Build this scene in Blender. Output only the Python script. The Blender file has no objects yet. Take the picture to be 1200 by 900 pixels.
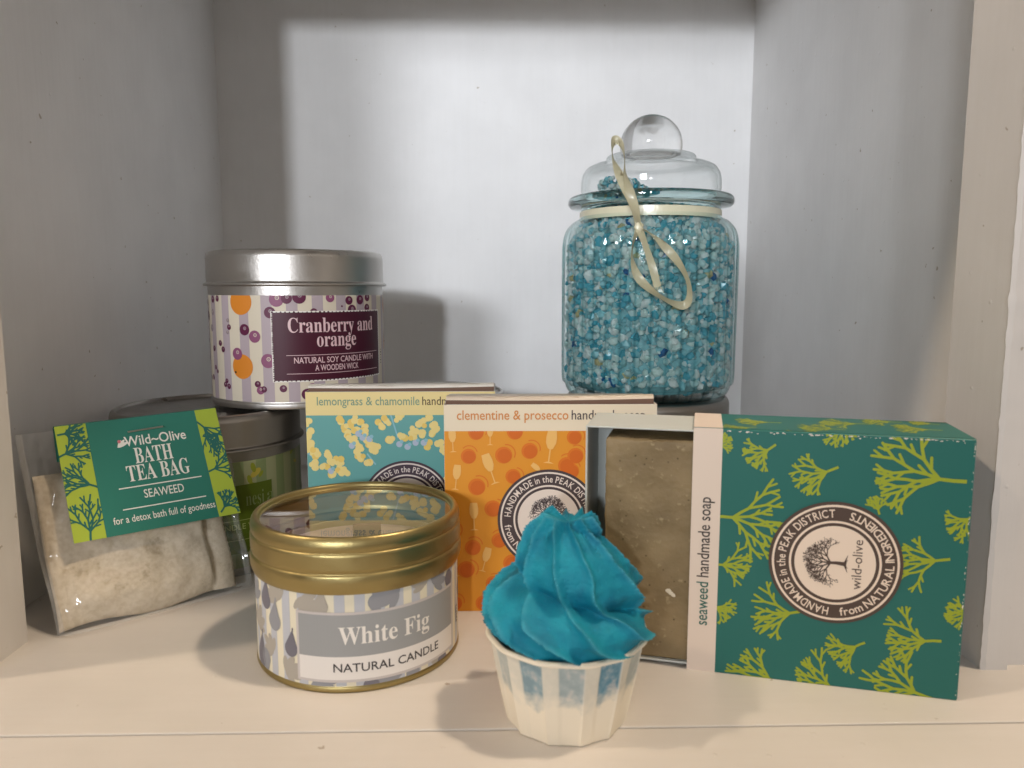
import bpy, bmesh, math, random
from mathutils import Vector, noise
R = math.radians
random.seed(7)
S = bpy.context.scene
COL = S.collection

def srgb(r, g, b):
    f = lambda c: (c/255/12.92) if c/255 <= .04045 else ((c/255+.055)/1.055)**2.4
    return (f(r), f(g), f(b), 1)

# ------------------------------------------------------------------ camera
CAM_H = .1162
cam = bpy.data.cameras.new('camera'); camo = bpy.data.objects.new('camera', cam); COL.objects.link(camo)
camo.location = (0, 0, CAM_H); camo.rotation_euler = (R(90-7.055), 0, R(-1.404))
cam.sensor_width = 36; cam.lens = 26.63; cam.clip_start = .01; cam.clip_end = 50
cam.dof.use_dof = True; cam.dof.focus_distance = .30; cam.dof.aperture_fstop = 20
S.camera = camo
# ------------------------------------------------------------------ world and lamps
w = bpy.data.worlds.new('World'); S.world = w; w.use_nodes = True
bg = w.node_tree.nodes['Background']; bg.inputs[1].default_value = .26
_t = w.node_tree; _tc = _t.nodes.new('ShaderNodeTexCoord'); _nz = _t.nodes.new('ShaderNodeTexNoise'); _nz.inputs['Scale'].default_value = 2.2; _nz.inputs['Detail'].default_value = 1.5
_rp = _t.nodes.new('ShaderNodeValToRGB'); _e = _rp.color_ramp.elements; _e[0].position = .44; _e[0].color = (.22, .18, .15, 1); _e[1].position = .60; _e[1].color = (2.3, 2.0, 1.72, 1)
_t.links.new(_tc.outputs['Generated'], _nz.inputs[0]); _t.links.new(_nz.outputs[0], _rp.inputs[0]); _t.links.new(_rp.outputs[0], bg.inputs[0])
def lamp(name, loc, target, size, power, color, sy=None, spread=180):
    l = bpy.data.lights.new(name, 'AREA'); o = bpy.data.objects.new(name, l); COL.objects.link(o)
    l.energy = power; l.color = color; l.size = size; l.spread = R(spread)
    if sy: l.shape = 'RECTANGLE'; l.size_y = sy
    o.location = loc
    o.rotation_euler = (Vector(target)-Vector(loc)).to_track_quat('-Z', 'Y').to_euler()
    return o
lamp('window_lamp', (-.36, -2.0, .50), (-.01, .5, .26), .085, .325, (.92, .95, 1), spread=23)
lamp('wide_window_lamp', (-.74, -1.6, .50), (-.01, .5, .24), .36, .40, (.92, .95, 1), .24, spread=24)
lamp('ceiling_lamp_one', (-1.25, -.12, 1.42), (0, .2, 0), .09, 11.8, (1, .79, .58))
lamp('ceiling_lamp_two', (.62, .0, 1.5), (0, .2, 0), .10, 14.5, (1, .79, .58))
S.view_settings.view_transform = 'Standard'; S.view_settings.look = 'None'
S.view_settings.exposure = 0; S.view_settings.gamma = 1
S.render.engine = 'CYCLES'
cy = S.cycles; cy.max_bounces = 14; cy.transparent_max_bounces = 24; cy.transmission_bounces = 12; cy.glossy_bounces = 5
cy.sample_clamp_indirect = 4; cy.use_denoising = True; cy.blur_glossy = .6

# ------------------------------------------------------------------ materials
class NT:
    def __init__(s, m): s.t = m.node_tree; s.n = s.t.nodes
    def new(s, typ, **kw):
        n = s.n.new(typ)
        for k, v in kw.items():
            if k.startswith('i_'):
                n.inputs[k[2:].replace('_', ' ')].default_value = v
            else: setattr(n, k, v)
        return n
    def link(s, a, b): s.t.links.new(a, b)
    def ramp(s, stops, fac=None, interp='LINEAR'):
        r = s.n.new('ShaderNodeValToRGB'); r.color_ramp.interpolation = interp
        e = r.color_ramp.elements
        while len(e) < len(stops): e.new(.5)
        for el, (p, c) in zip(e, stops): el.position = p; el.color = c if len(c) == 4 else (*c, 1)
        if fac: s.link(fac, r.inputs[0])
        return r
MC = {}
def mat(name, col=(.8, .8, .8, 1), rough=.5, metal=0, spec=.5, var=0, vscale=300, bump=0, bscale=800, stretch=None, coat=0, sss=0):
    if name in MC: return MC[name]
    m = bpy.data.materials.new(name); m.use_nodes = True; t = NT(m); p = t.n['Principled BSDF']
    p.inputs['Base Color'].default_value = col; p.inputs['Roughness'].default_value = rough
    p.inputs['Metallic'].default_value = metal; p.inputs['Specular IOR Level'].default_value = spec
    if coat: p.inputs['Coat Weight'].default_value = coat; p.inputs['Coat Roughness'].default_value = .12
    if sss: p.inputs['Subsurface Weight'].default_value = sss; p.inputs['Subsurface Scale'].default_value = .003; p.inputs['Subsurface Radius'].default_value = (1, 1, 1)
    tc = t.new('ShaderNodeTexCoord'); mp = t.new('ShaderNodeMapping'); t.link(tc.outputs['Object'], mp.inputs[0])
    if stretch: mp.inputs['Scale'].default_value = stretch
    if var:
        n = t.new('ShaderNodeTexNoise', i_Scale=vscale, i_Detail=5.0); t.link(mp.outputs[0], n.inputs[0])
        d = tuple(c*(1-var) for c in col[:3]); u = tuple(min(1, c*(1+var*.6)) for c in col[:3])
        r = t.ramp([(.3, d), (.7, u)], n.outputs[0]); t.link(r.outputs[0], p.inputs['Base Color'])
    if metal:
        n = t.new('ShaderNodeTexNoise', i_Scale=70.0, i_Detail=5.0, i_Roughness=.65); t.link(tc.outputs['Object'], n.inputs[0]); mr = t.new('ShaderNodeMapRange'); t.link(n.outputs[0], mr.inputs[0])
        mr.inputs[1].default_value = .3; mr.inputs[2].default_value = .7; mr.inputs[3].default_value = rough*.75; mr.inputs[4].default_value = rough*1.3; t.link(mr.outputs[0], p.inputs['Roughness'])
    if bump:
        n = t.new('ShaderNodeTexNoise', i_Scale=bscale, i_Detail=4.0); t.link(mp.outputs[0], n.inputs[0])
        b = t.new('ShaderNodeBump', i_Strength=bump, i_Distance=.0004); t.link(n.outputs[0], b.inputs['Height']); t.link(b.outputs[0], p.inputs['Normal'])
    MC[name] = m; return m

def paint(name, stretch, col=(.74, .735, .73, 1), rough=.45):
    """brushed satin paint: streaks along one axis, soft blotches, a few dents and dirt flecks"""
    m = bpy.data.materials.new(name); m.use_nodes = True; t = NT(m); p = t.n['Principled BSDF']
    p.inputs['Roughness'].default_value = rough; p.inputs['Specular IOR Level'].default_value = .35
    tc = t.new('ShaderNodeTexCoord'); mp = t.new('ShaderNodeMapping'); mp.inputs['Scale'].default_value = stretch; t.link(tc.outputs['Object'], mp.inputs[0])
    st = t.new('ShaderNodeTexNoise', i_Scale=420.0, i_Detail=6.0, i_Roughness=.65); t.link(mp.outputs[0], st.inputs[0])
    bl = t.new('ShaderNodeTexNoise', i_Scale=28.0, i_Detail=4.0); t.link(tc.outputs['Object'], bl.inputs[0])
    fl = t.new('ShaderNodeTexNoise', i_Scale=260.0, i_Detail=2.0); t.link(tc.outputs['Object'], fl.inputs[0])
    d = tuple(c*.965 for c in col[:3]); u = tuple(min(1, c*1.02) for c in col[:3])
    r = t.ramp([(.35, d), (.65, u)], bl.outputs[0])
    r2 = t.ramp([(.30, (.975, .973, .97)), (.7, (1, 1, 1))], st.outputs[0])
    r3 = t.ramp([(.235, (.62, .57, .5)), (.255, (1, 1, 1))], fl.outputs[0])
    mx = t.new('ShaderNodeMix', data_type='RGBA', blend_type='MULTIPLY'); mx.inputs[0].default_value = 1
    t.link(r.outputs[0], mx.inputs[6]); t.link(r2.outputs[0], mx.inputs[7])
    m2 = t.new('ShaderNodeMix', data_type='RGBA', blend_type='MULTIPLY'); m2.inputs[0].default_value = 1
    t.link(mx.outputs[2], m2.inputs[6]); t.link(r3.outputs[0], m2.inputs[7]); t.link(m2.outputs[2], p.inputs['Base Color'])
    b = t.new('ShaderNodeBump', i_Strength=.22, i_Distance=.0004); t.link(st.outputs[0], b.inputs['Height'])
    b2 = t.new('ShaderNodeBump', i_Strength=.4, i_Distance=.0006); t.link(bl.outputs[0], b2.inputs['Height'])
    vo = t.new('ShaderNodeTexVoronoi', i_Scale=95.0); t.link(tc.outputs['Object'], vo.inputs[0]); rv = t.ramp([(.03, (1, 1, 1)), (.075, (0, 0, 0))], vo.outputs['Distance'])
    b3 = t.new('ShaderNodeBump', i_Strength=.5, i_Distance=.0003); t.link(rv.outputs[0], b3.inputs['Height'])      # nibs in the paint
    t.link(b3.outputs[0], b.inputs['Normal']); t.link(b.outputs[0], b2.inputs['Normal']); t.link(b2.outputs[0], p.inputs['Normal'])
    return m

def clear(name, tint, edge,  rough=.03, f0=.04, wrinkle=0, wscale=120, haze=0, ior=1.5, mid=None, ribs_n=0):
    """thin clear sheet: what is behind shows straight through, tinted more where the wall is seen edge-on, with a mirror gloss"""
    m = bpy.data.materials.new(name); m.use_nodes = True; t = NT(m); t.n.remove(t.n['Principled BSDF'])
    out = t.n['Material Output']
    lw = t.new('ShaderNodeLayerWeight', i_Blend=.42)
    r = t.ramp([(.0, tint), (.38, tint), (.66, mid or tint), (.99, edge)], lw.outputs['Facing'])
    tr = t.new('ShaderNodeBsdfTransparent'); col_out = r.outputs[0]
    if ribs_n:                                                # flutes tinted darker, painted in place of the ribs' bending of light
        tc0 = t.new('ShaderNodeTexCoord'); sx = t.new('ShaderNodeSeparateXYZ'); t.link(tc0.outputs['Object'], sx.inputs[0])
        an = t.new('ShaderNodeMath', operation='ARCTAN2'); t.link(sx.outputs[1], an.inputs[0]); t.link(sx.outputs[0], an.inputs[1])
        m1 = t.new('ShaderNodeMath', operation='MULTIPLY'); t.link(an.outputs[0], m1.inputs[0]); m1.inputs[1].default_value = ribs_n/2
        m2 = t.new('ShaderNodeMath', operation='COSINE'); t.link(m1.outputs[0], m2.inputs[0]); m3_ = t.new('ShaderNodeMath', operation='ABSOLUTE'); t.link(m2.outputs[0], m3_.inputs[0])
        ht = t.new('ShaderNodeMapRange'); t.link(sx.outputs[2], ht.inputs[0]); ht.inputs[1].default_value = .082; ht.inputs[2].default_value = .070
        rr_ = t.ramp([(0, (.50, .69, .72)), (.42, (.93, .98, .98)), (1, (1, 1, 1))], m3_.outputs[0])
        mm = t.new('ShaderNodeMix', data_type='RGBA', blend_type='MULTIPLY'); t.link(ht.outputs[0], mm.inputs[0]); t.link(col_out, mm.inputs[6]); t.link(rr_.outputs[0], mm.inputs[7]); col_out = mm.outputs[2]
    t.link(col_out, tr.inputs[0])
    gl = t.new('ShaderNodeBsdfGlossy', i_Roughness=rough); gl.inputs[0].default_value = (1, 1, 1, 1)
    lf = t.new('ShaderNodeLayerWeight', i_Blend=.5); f0 = ((ior-1)/(ior+1))**2      # Schlick, the same from both sides of the sheet
    pw = t.new('ShaderNodeMath', operation='POWER'); t.link(lf.outputs['Facing'], pw.inputs[0]); pw.inputs[1].default_value = 5
    fr = t.new('ShaderNodeMath', operation='MULTIPLY_ADD'); t.link(pw.outputs[0], fr.inputs[0]); fr.inputs[1].default_value = 1-f0; fr.inputs[2].default_value = f0
    mx = t.new('ShaderNodeMixShader'); t.link(fr.outputs[0], mx.inputs[0]); t.link(tr.outputs[0], mx.inputs[1]); t.link(gl.outputs[0], mx.inputs[2])
    if wrinkle:
        tc = t.new('ShaderNodeTexCoord'); n = t.new('ShaderNodeTexNoise', i_Scale=wscale, i_Detail=2.0, i_Distortion=.8); t.link(tc.outputs['Object'], n.inputs[0])
        b = t.new('ShaderNodeBump', i_Strength=wrinkle, i_Distance=.003); t.link(n.outputs[0], b.inputs['Height'])
        for nn in (gl, lf): t.link(b.outputs[0], nn.inputs['Normal'])
    res = mx
    if haze:
        df = t.new('ShaderNodeBsdfDiffuse'); df.inputs[0].default_value = (.8, .8, .78, 1)
        m3 = t.new('ShaderNodeMixShader'); m3.inputs[0].default_value = haze; t.link(mx.outputs[0], m3.inputs[1]); t.link(df.outputs[0], m3.inputs[2]); res = m3
    t.link(res.outputs[0], out.inputs[0])
    return m

def glass(name, col):
    m = bpy.data.materials.new(name); m.use_nodes = True; p = m.node_tree.nodes['Principled BSDF']
    p.inputs['Base Color'].default_value = col; p.inputs['Roughness'].default_value = .01
    p.inputs['Transmission Weight'].default_value = 1; p.inputs['IOR'].default_value = 1.48
    return m

def ink(name, r, g, b, rough=.45): return mat('ink_'+name, srgb(r, g, b), rough, spec=.4)

# ------------------------------------------------------------------ mesh helpers
def obj(name, bm, mats, parent=None, loc=None, rot=None, sharp=35, smooth=True):
    me = bpy.data.meshes.new(name); bm.to_mesh(me); bm.free()
    for m in (mats if isinstance(mats, (list, tuple)) else [mats]): me.materials.append(m)
    if smooth:
        for p in me.polygons: p.use_smooth = True
        me.set_sharp_from_angle(angle=R(sharp))
    o = bpy.data.objects.new(name, me); COL.objects.link(o)
    if parent: o.parent = parent
    if loc: o.location = loc
    if rot: o.rotation_euler = rot
    return o
def thing(name, label, cat, loc=(0, 0, 0), rz=0, group=None):
    o = bpy.data.objects.new(name, None); COL.objects.link(o); o.location = loc; o.rotation_euler = (0, 0, rz)
    o.empty_display_size = .01
    return tag(o, label, cat, group)
def tag(o, label, cat, group=None):
    o['label'] = label; o['category'] = cat
    if group: o['group'] = group
    return o
def box(bm, x0, y0, z0, x1, y1, z1, bev=0, seg=2, mi=0):
    ret = bmesh.ops.create_cube(bm, size=1)
    vs = ret['verts']
    for v in vs: v.co = Vector((x0+(v.co.x+.5)*(x1-x0), y0+(v.co.y+.5)*(y1-y0), z0+(v.co.z+.5)*(z1-z0)))
    fs = set(f for v in vs for f in v.link_faces)
    for f in fs: f.material_index = mi
    if bev:
        es = list(set(e for v in vs for e in v.link_edges))
        r = bmesh.ops.bevel(bm, geom=es, offset=bev, segments=seg, profile=.5, affect='EDGES')
        for f in r['faces']: f.material_index = mi
def lathe(bm, prof, n=128, close=False, rfun=None, mi=0):
    rings = []
    for (r, z) in prof:
        if r < 1e-6: rings.append([bm.verts.new((0, 0, z))])
        else:
            ring = []
            for i in range(n):
                a = 2*math.pi*i/n; rr = rfun(r, z, a) if rfun else r
                ring.append(bm.verts.new((rr*math.cos(a), rr*math.sin(a), z)))
            rings.append(ring)
    for A, B in zip(rings, rings[1:]):
        for i in range(n):
            j = (i+1) % n
            if len(A) == 1 and len(B) == 1: continue
            if len(A) == 1: f = bm.faces.new((A[0], B[j], B[i]))
            elif len(B) == 1: f = bm.faces.new((A[i], A[j], B[0]))
            else: f = bm.faces.new((A[i], A[j], B[j], B[i]))
            f.material_index = mi
    bmesh.ops.recalc_face_normals(bm, faces=bm.faces)
def rounded(pts, r=.0004, k=3):
    """profile with small rounded corners"""
    out = [pts[0]]
    for a, b, c in zip(pts, pts[1:], pts[2:]):
        A, B, C_ = Vector(a), Vector(b), Vector(c)
        d1 = (A-B); d2 = (C_-B); q = min(r, d1.length*.45, d2.length*.45)
        p1 = B+d1.normalized()*q; p2 = B+d2.normalized()*q
        for i in range(k+1):
            t = i/k; out.append(tuple(p1*(1-t)**2+B*2*t*(1-t)+p2*t*t))
    out.append(pts[-1]); return out

# ------------------------------------------------------------------ flat printed artwork
_TC = {}
def text_tris(s, serif=False, bold=0):
    key = (s, serif, bold)
    if key in _TC: return _TC[key]
    b = s
    if serif:
        b = ''.join(chr(0x1D400+ord(c)-65) if 'A' <= c <= 'Z' else chr(0x1D41A+ord(c)-97) if 'a' <= c <= 'z' else c for c in s)
    cu = bpy.data.curves.new('lettering', 'FONT'); cu.body = b; cu.resolution_u = 3; cu.offset = bold
    o = bpy.data.objects.new('lettering', cu); COL.objects.link(o)
    dg = bpy.context.evaluated_depsgraph_get(); dg.update(); ev = o.evaluated_get(dg)
    me = ev.to_mesh(); me.calc_loop_triangles()
    tr = [[tuple(me.vertices[i].co[:2]) for i in t.vertices] for t in me.loop_triangles]
    ev.to_mesh_clear(); bpy.data.objects.remove(o); bpy.data.curves.remove(cu)
    out = []
    for t in tr:
        a = (t[1][0]-t[0][0])*(t[2][1]-t[0][1])-(t[2][0]-t[0][0])*(t[1][1]-t[0][1])
        if abs(a) < 1e-9: continue
        out.append(t if a > 0 else t[::-1])
    xs = [p[0] for t in out for p in t] or [0, .3]
    _TC[key] = (out, min(xs), max(xs)); return _TC[key]
def clip_half(poly, a, b, c):
    out = []
    for i in range(len(poly)):
        p, q = poly[i], poly[(i+1) % len(poly)]
        dp, dq = a*p[0]+b*p[1]-c, a*q[0]+b*q[1]-c
        if dp <= 0: out.append(p)
        if dp*dq < 0:
            t = dp/(dp-dq); out.append((p[0]+(q[0]-p[0])*t, p[1]+(q[1]-p[1])*t))
    return out
class Art:
    def __init__(s, mats): s.mats = mats; s.p = []; s.box = None
    def poly(s, pts, m, lay=1):
        pts = list(pts)
        if s.box:
            x0, y0, x1, y1 = s.box
            for h in ((-1, 0, -x0), (1, 0, x1), (0, -1, -y0), (0, 1, y1)):
                pts = clip_half(pts, *h)
                if len(pts) < 3: return
        s.p.append((pts, m, lay))
    def rect(s, x0, y0, x1, y1, m, lay=1): s.poly([(x0, y0), (x1, y0), (x1, y1), (x0, y1)], m, lay)
    def disc(s, x, y, r, m, lay=1, n=18, sx=1, sy=1, rot=0):
        c, q = math.cos(rot), math.sin(rot); pts = []
        for i in range(n):
            a = 2*math.pi*i/n; dx, dy = r*sx*math.cos(a), r*sy*math.sin(a)
            pts.append((x+c*dx-q*dy, y+q*dx+c*dy))
        s.poly(pts, m, lay)
    def ring(s, x, y, r0, r1, m, lay=1, n=48, a0=0, a1=2*math.pi):
        for i in range(n):
            a, b = a0+(a1-a0)*i/n, a0+(a1-a0)*(i+1)/n
            s.poly([(x+r0*math.cos(a), y+r0*math.sin(a)), (x+r1*math.cos(a), y+r1*math.sin(a)), (x+r1*math.cos(b), y+r1*math.sin(b)), (x+r0*math.cos(b), y+r0*math.sin(b))], m, lay)
    def stroke(s, a, b, w0, w1, m, lay=1, cap=True):
        dx, dy = b[0]-a[0], b[1]-a[1]; L = math.hypot(dx, dy) or 1e-9; nx, ny = -dy/L/2, dx/L/2
        s.poly([(a[0]-nx*w0, a[1]-ny*w0), (b[0]-nx*w1, b[1]-ny*w1), (b[0]+nx*w1, b[1]+ny*w1), (a[0]+nx*w0, a[1]+ny*w0)], m, lay)
        if cap: s.disc(b[0], b[1], w1/2, m, lay, 8)
    def text(s, t, x, y, size, m, lay=2, serif=False, bold=0, sx=1, rot=0, align='L', width=None):
        tr, x0, x1 = text_tris(t, serif, bold); L = (x1-x0)*size
        if width: sx = width/L
        off = {'L': 0, 'C': -L*sx/2, 'R': -L*sx}[align]; c, q = math.cos(rot), math.sin(rot)
        for T in tr:
            s.poly([(x+c*((p[0]-x0)*size*sx+off)-q*p[1]*size, y+q*((p[0]-x0)*size*sx+off)+c*p[1]*size) for p in T], m, lay)
    def arc_text(s, t, x, y, r, size, a0, a1, m, lay=3, inward=False, bold=0):
        """letters spread from angle a0 to a1; inward = tops towards the centre"""
        ws = []
        for ch in t:
            if ch == ' ': ws.append(.17)
            else: _, p0, p1 = text_tris(ch, False, bold); ws.append(p1-p0)
        gap = .085; tot = sum(ws)+gap*(len(t)-1); pos = 0
        for ch, wd in zip(t, ws):
            a = a0+(a1-a0)*(pos+wd/2)/tot; pos += wd+gap
            if ch == ' ': continue
            rot = a+math.pi/2 if inward else a-math.pi/2
            k = abs(a1-a0)*r/(tot*size)
            px, py = x+r*math.cos(a), y+r*math.sin(a)
            s.text(ch, px, py, size, m, lay, bold=bold, rot=rot, align='C', sx=min(1.15, k))
    def build(s, name, parent, mp, bm=None, cut=None, off=.00005, flat=False, sharp=35):
        own = bm is None
        if own: bm = bmesh.new()
        for ip, (pts, m, lay) in enumerate(s.p):
            hh = off*lay+(ip % 200)*off*.0045
            pieces = [pts]
            if cut:
                xs = [p[0] for p in pts]; k0, k1 = math.floor(min(xs)/cut), math.floor(max(xs)/cut)
                if k1 > k0:
                    pieces = []
                    for k in range(k0, k1+1):
                        q = clip_half(clip_half(pts, -1, 0, -k*cut), 1, 0, (k+1)*cut)
                        if len(q) > 2: pieces.append(q)
            for q in pieces:
                try: f = bm.faces.new([bm.verts.new(mp(a, b, hh)) for a, b in q]); f.material_index = m
                except ValueError: pass
        return obj(name, bm, s.mats, parent, sharp=sharp if not flat else 15)
def seaweed(A, x, y, ang, size, m, seed, lay=1, w=.06, depth=3, spread=18):
    """flat fan of forking fronds"""
    rd = random.Random(seed)
    def br(p, a, L, wd, d):
        a2 = a+R(rd.uniform(-9, 9)); mid = (p[0]+L*.5*math.cos(a), p[1]+L*.5*math.sin(a)); q = (mid[0]+L*.5*math.cos(a2), mid[1]+L*.5*math.sin(a2))
        A.stroke(p, mid, wd, wd*.97, m, lay); A.stroke(mid, q, wd*.97, wd*.94, m, lay)
        if rd.random() < .7 and d < depth: sp = a2+R(34)*rd.choice((-1, 1)); A.stroke(mid, (mid[0]+L*.5*math.cos(sp), mid[1]+L*.5*math.sin(sp)), wd*.9, wd*.8, m, lay)
        if d <= 0: return
        ks = (-1, 1) if d < depth else (-2.3, -.8, .6, 2.1)
        for k in ks: br(q, a2+R(spread+(depth-d)*2)*k*rd.uniform(.8, 1.2), L*rd.uniform(.78, 1.02), max(wd*.92, size*w*.6), d-1)
    br((x, y), ang, size*.275, size*w, depth)
def olive_tree(A, x, y, s, m, lay=3):
    rd = random.Random(3)
    A.stroke((x-.02*s, y-.62*s), (x+.01*s, y-.3*s), .15*s, .11*s, m, lay); A.stroke((x+.01*s, y-.3*s), (x, y-.1*s), .11*s, .09*s, m, lay)
    for dx in (-.3, -.16, .14, .3): A.stroke((x-.01*s, y-.55*s), (x+dx*s, y-.66*s), .07*s, .012*s, m, lay)
    def br(p, a, L, wd, d):
        q = (p[0]+L*math.cos(a), p[1]+L*math.sin(a)); A.stroke(p, q, wd, wd*.72, m, lay)
        if d <= 2:
            for _ in range(2):
                t = rd.random(); px, py = p[0]+(q[0]-p[0])*t, p[1]+(q[1]-p[1])*t; aa = a+rd.uniform(-1.3, 1.3)
                A.disc(px+.05*s*math.cos(aa), py+.05*s*math.sin(aa), 0.034*s, m, lay, 7, 1, .34, aa)
        if d <= 0: return
        for k in (-1, 1) if d < 4 else (-1, .1, 1.1):
            br(q, a+R(32)*k*rd.uniform(.6, 1.25), L*rd.uniform(.7, .9), wd*.7, d-1)
    for a in (150, 118, 88, 62, 28): br((x, y-.12*s), R(a), .25*s, .062*s, 4)
def badge(A, x, y, r, rot, dark, cream, lay=4):
    A.disc(x, y, r, dark, lay, 72); A.ring(x, y, r*.915, r*.95, cream, lay+1, 72); A.ring(x, y, r*.655, r*.69, cream, lay+1, 72)
    A.disc(x, y, r*.605, cream, lay+1, 64)
    A.arc_text('HANDMADE in the PEAK DISTRICT', x, y, r*.745, r*.185, R(176)+rot, R(2)+rot, cream, lay+1, bold=.012)
    A.arc_text('from NATURAL INGREDIENTS', x, y, r*.87, r*.185, R(188)+rot, R(346)+rot, cream, lay+1, True, bold=.012)
    sub = Art(A.mats); olive_tree(sub, 0, .12*r, .47*r, dark, lay+2); sub.text('wild-olive', 0, -.40*r, .21*r, dark, lay+2, align='C')
    c, q = math.cos(rot), math.sin(rot)
    for pts, m, l in sub.p: A.poly([(x+c*a-q*b, y+q*a+c*b) for a, b in pts], m, l)

# ------------------------------------------------------------------ the alcove
def structure(name, bm, m):
    o = obj(name, bm, m, sharp=15); o['kind'] = 'structure'; return o
P_shelf = paint('shelf_paint', (.06, 1, 1), (.62, .59, .555, 1), .42)
P_wall = paint('wall_paint', (1, 1, .05), (.86, .86, .86, 1), .5)
P_side = paint('side_paint', (1, 1, .08), (.84, .835, .83, 1), .5)
P_post = paint('post_paint', (1, 1, .06), (.67, .65, .63, 1), .45)
XL, XR, YB, ZC = -.1735, .166, .5, .305
def chipped(bm, pts_lo, pts_hi): pass
bm = bmesh.new(); box(bm, -.26, .1895, -.02, .26, YB, 0, .0003); structure('shelf', bm, P_shelf)
bm = bmesh.new(); box(bm, -.26, .09, -.022, .26, .1892, -.0002, .0004); structure('shelf_front_strip', bm, P_shelf)
bm = bmesh.new(); box(bm, XL-.02, YB, -.02, XR+.02, YB+.015, ZC+.02); structure('back_wall', bm, P_wall)
bm = bmesh.new(); box(bm, XL-.015, .2447, 0, XL, YB, ZC); structure('side_wall', bm, P_side)
bm = bmesh.new(); box(bm, XR, .2457, 0, XR+.015, YB, ZC); structure('side_wall', bm, P_side)
bm = bmesh.new(); box(bm, -.26, .2172, ZC, .26, YB, ZC+.02, .0005); structure('ceiling', bm, P_side)
def post(x0, x1, edge_x, y0, y1):
    """upright of the face frame; the front inner edge carries a ragged ridge of old paint"""
    bm = bmesh.new(); n = 150; rows = []
    s = 1 if edge_x == x1 else -1           # inner face looks towards +x (left post) or -x (right post)
    xo = x0 if s > 0 else x1
    for i in range(n+1):
        z = ZC*i/n
        j = noise.noise(Vector((x0*40, 3, z*190)))*.0004+noise.noise(Vector((x0*40, 9, z*900)))*.0005
        c = .0012+j*.6
        rows.append([bm.verts.new(p) for p in ((xo, y1, z), (edge_x, y1, z), (edge_x, y0+c, z), (edge_x+s*(.00025+max(0, j)), y0+c*.35, z), (edge_x-s*c, y0-max(0, j)*.8, z), (edge_x-s*.008, y0, z), (edge_x-s*.0083, y0+.003, z), (xo, y0+.003, z))])
    for a, b in zip(rows, rows[1:]):
        for k in range(8):
            l = (k+1) % 8; bm.faces.new((a[k], a[l], b[l], b[k]))
    bm.faces.new(rows[0]); bm.faces.new(rows[-1])
    bmesh.ops.recalc_face_normals(bm, faces=bm.faces)
    structure('post', bm, P_post)
post(-.26, -.1555, -.1555, .2170, .2440)
post(.150, .26, .150, .2172, .2450)

# ------------------------------------------------------------------ tins
M_tin = mat('tinplate', (.50, .48, .455, 1), .34, 1, bump=.12, bscale=900)
M_gold = mat('gold_lacquer', (.38, .305, .135, 1), .36, 1, bump=.12, bscale=900)
M_dark = mat('dark_seam', (.06, .055, .05, 1), .5, 1)
body_prof = rounded([(0, .0012), (.0372, .0012), (.0376, 0), (.0386, 0), (.0388, .0008), (.0388, .0022), (.0384, .0028), (.0384, .0500), (.0384, .0535), (.0375, .0535)], .0004)
lid_prof = rounded([(.0386, .0513), (.0402, .0514), (.0404, .0519), (.0402, .0525), (.0389, .0529), (.0389, .0640), (.0380, .0660), (.0368, .0665), (.0362, .0660), (.0358, .0650), (.0330, .0646), (0, .0646)], .0009, 4)
_bm = bmesh.new(); lathe(_bm, body_prof)
ME_body = obj('body', _bm, M_tin); COL.objects.unlink(ME_body)
_bm = bmesh.new(); lathe(_bm, lid_prof)
ME_lid = obj('lid', _bm, M_tin); COL.objects.unlink(ME_lid)
TINS = 'silver candle tins'
M_tin_shaded = mat('shaded_tinplate', (.33, .31, .285, 1), .36, 1, bump=.12, bscale=900)  # darker tinplate copy: shade and dark reflections painted into the metal's colour
def silver_tin(label, x, y, z=0, art=None, metal=None):
    t = thing('candle_tin', label, 'candle tin', (x, y, z), math.atan2(-y, -x), TINS)
    for src in (ME_body, ME_lid):
        c = src.copy(); COL.objects.link(c); c.parent = t
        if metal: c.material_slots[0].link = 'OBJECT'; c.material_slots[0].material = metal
    if art: art(t)
    return t
def cylmap(rad): return lambda u, v, h: ((rad+h)*math.cos(u/rad), (rad+h)*math.sin(u/rad), v)
def paper_sleeve(A, rad, z0, z1, m, cut):
    c = 2*math.pi*rad; n = 120
    for i in range(n): A.rect(-c/2+c*i/n, z0, -c/2+c*(i+1)/n, z1, m, 1)

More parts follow.
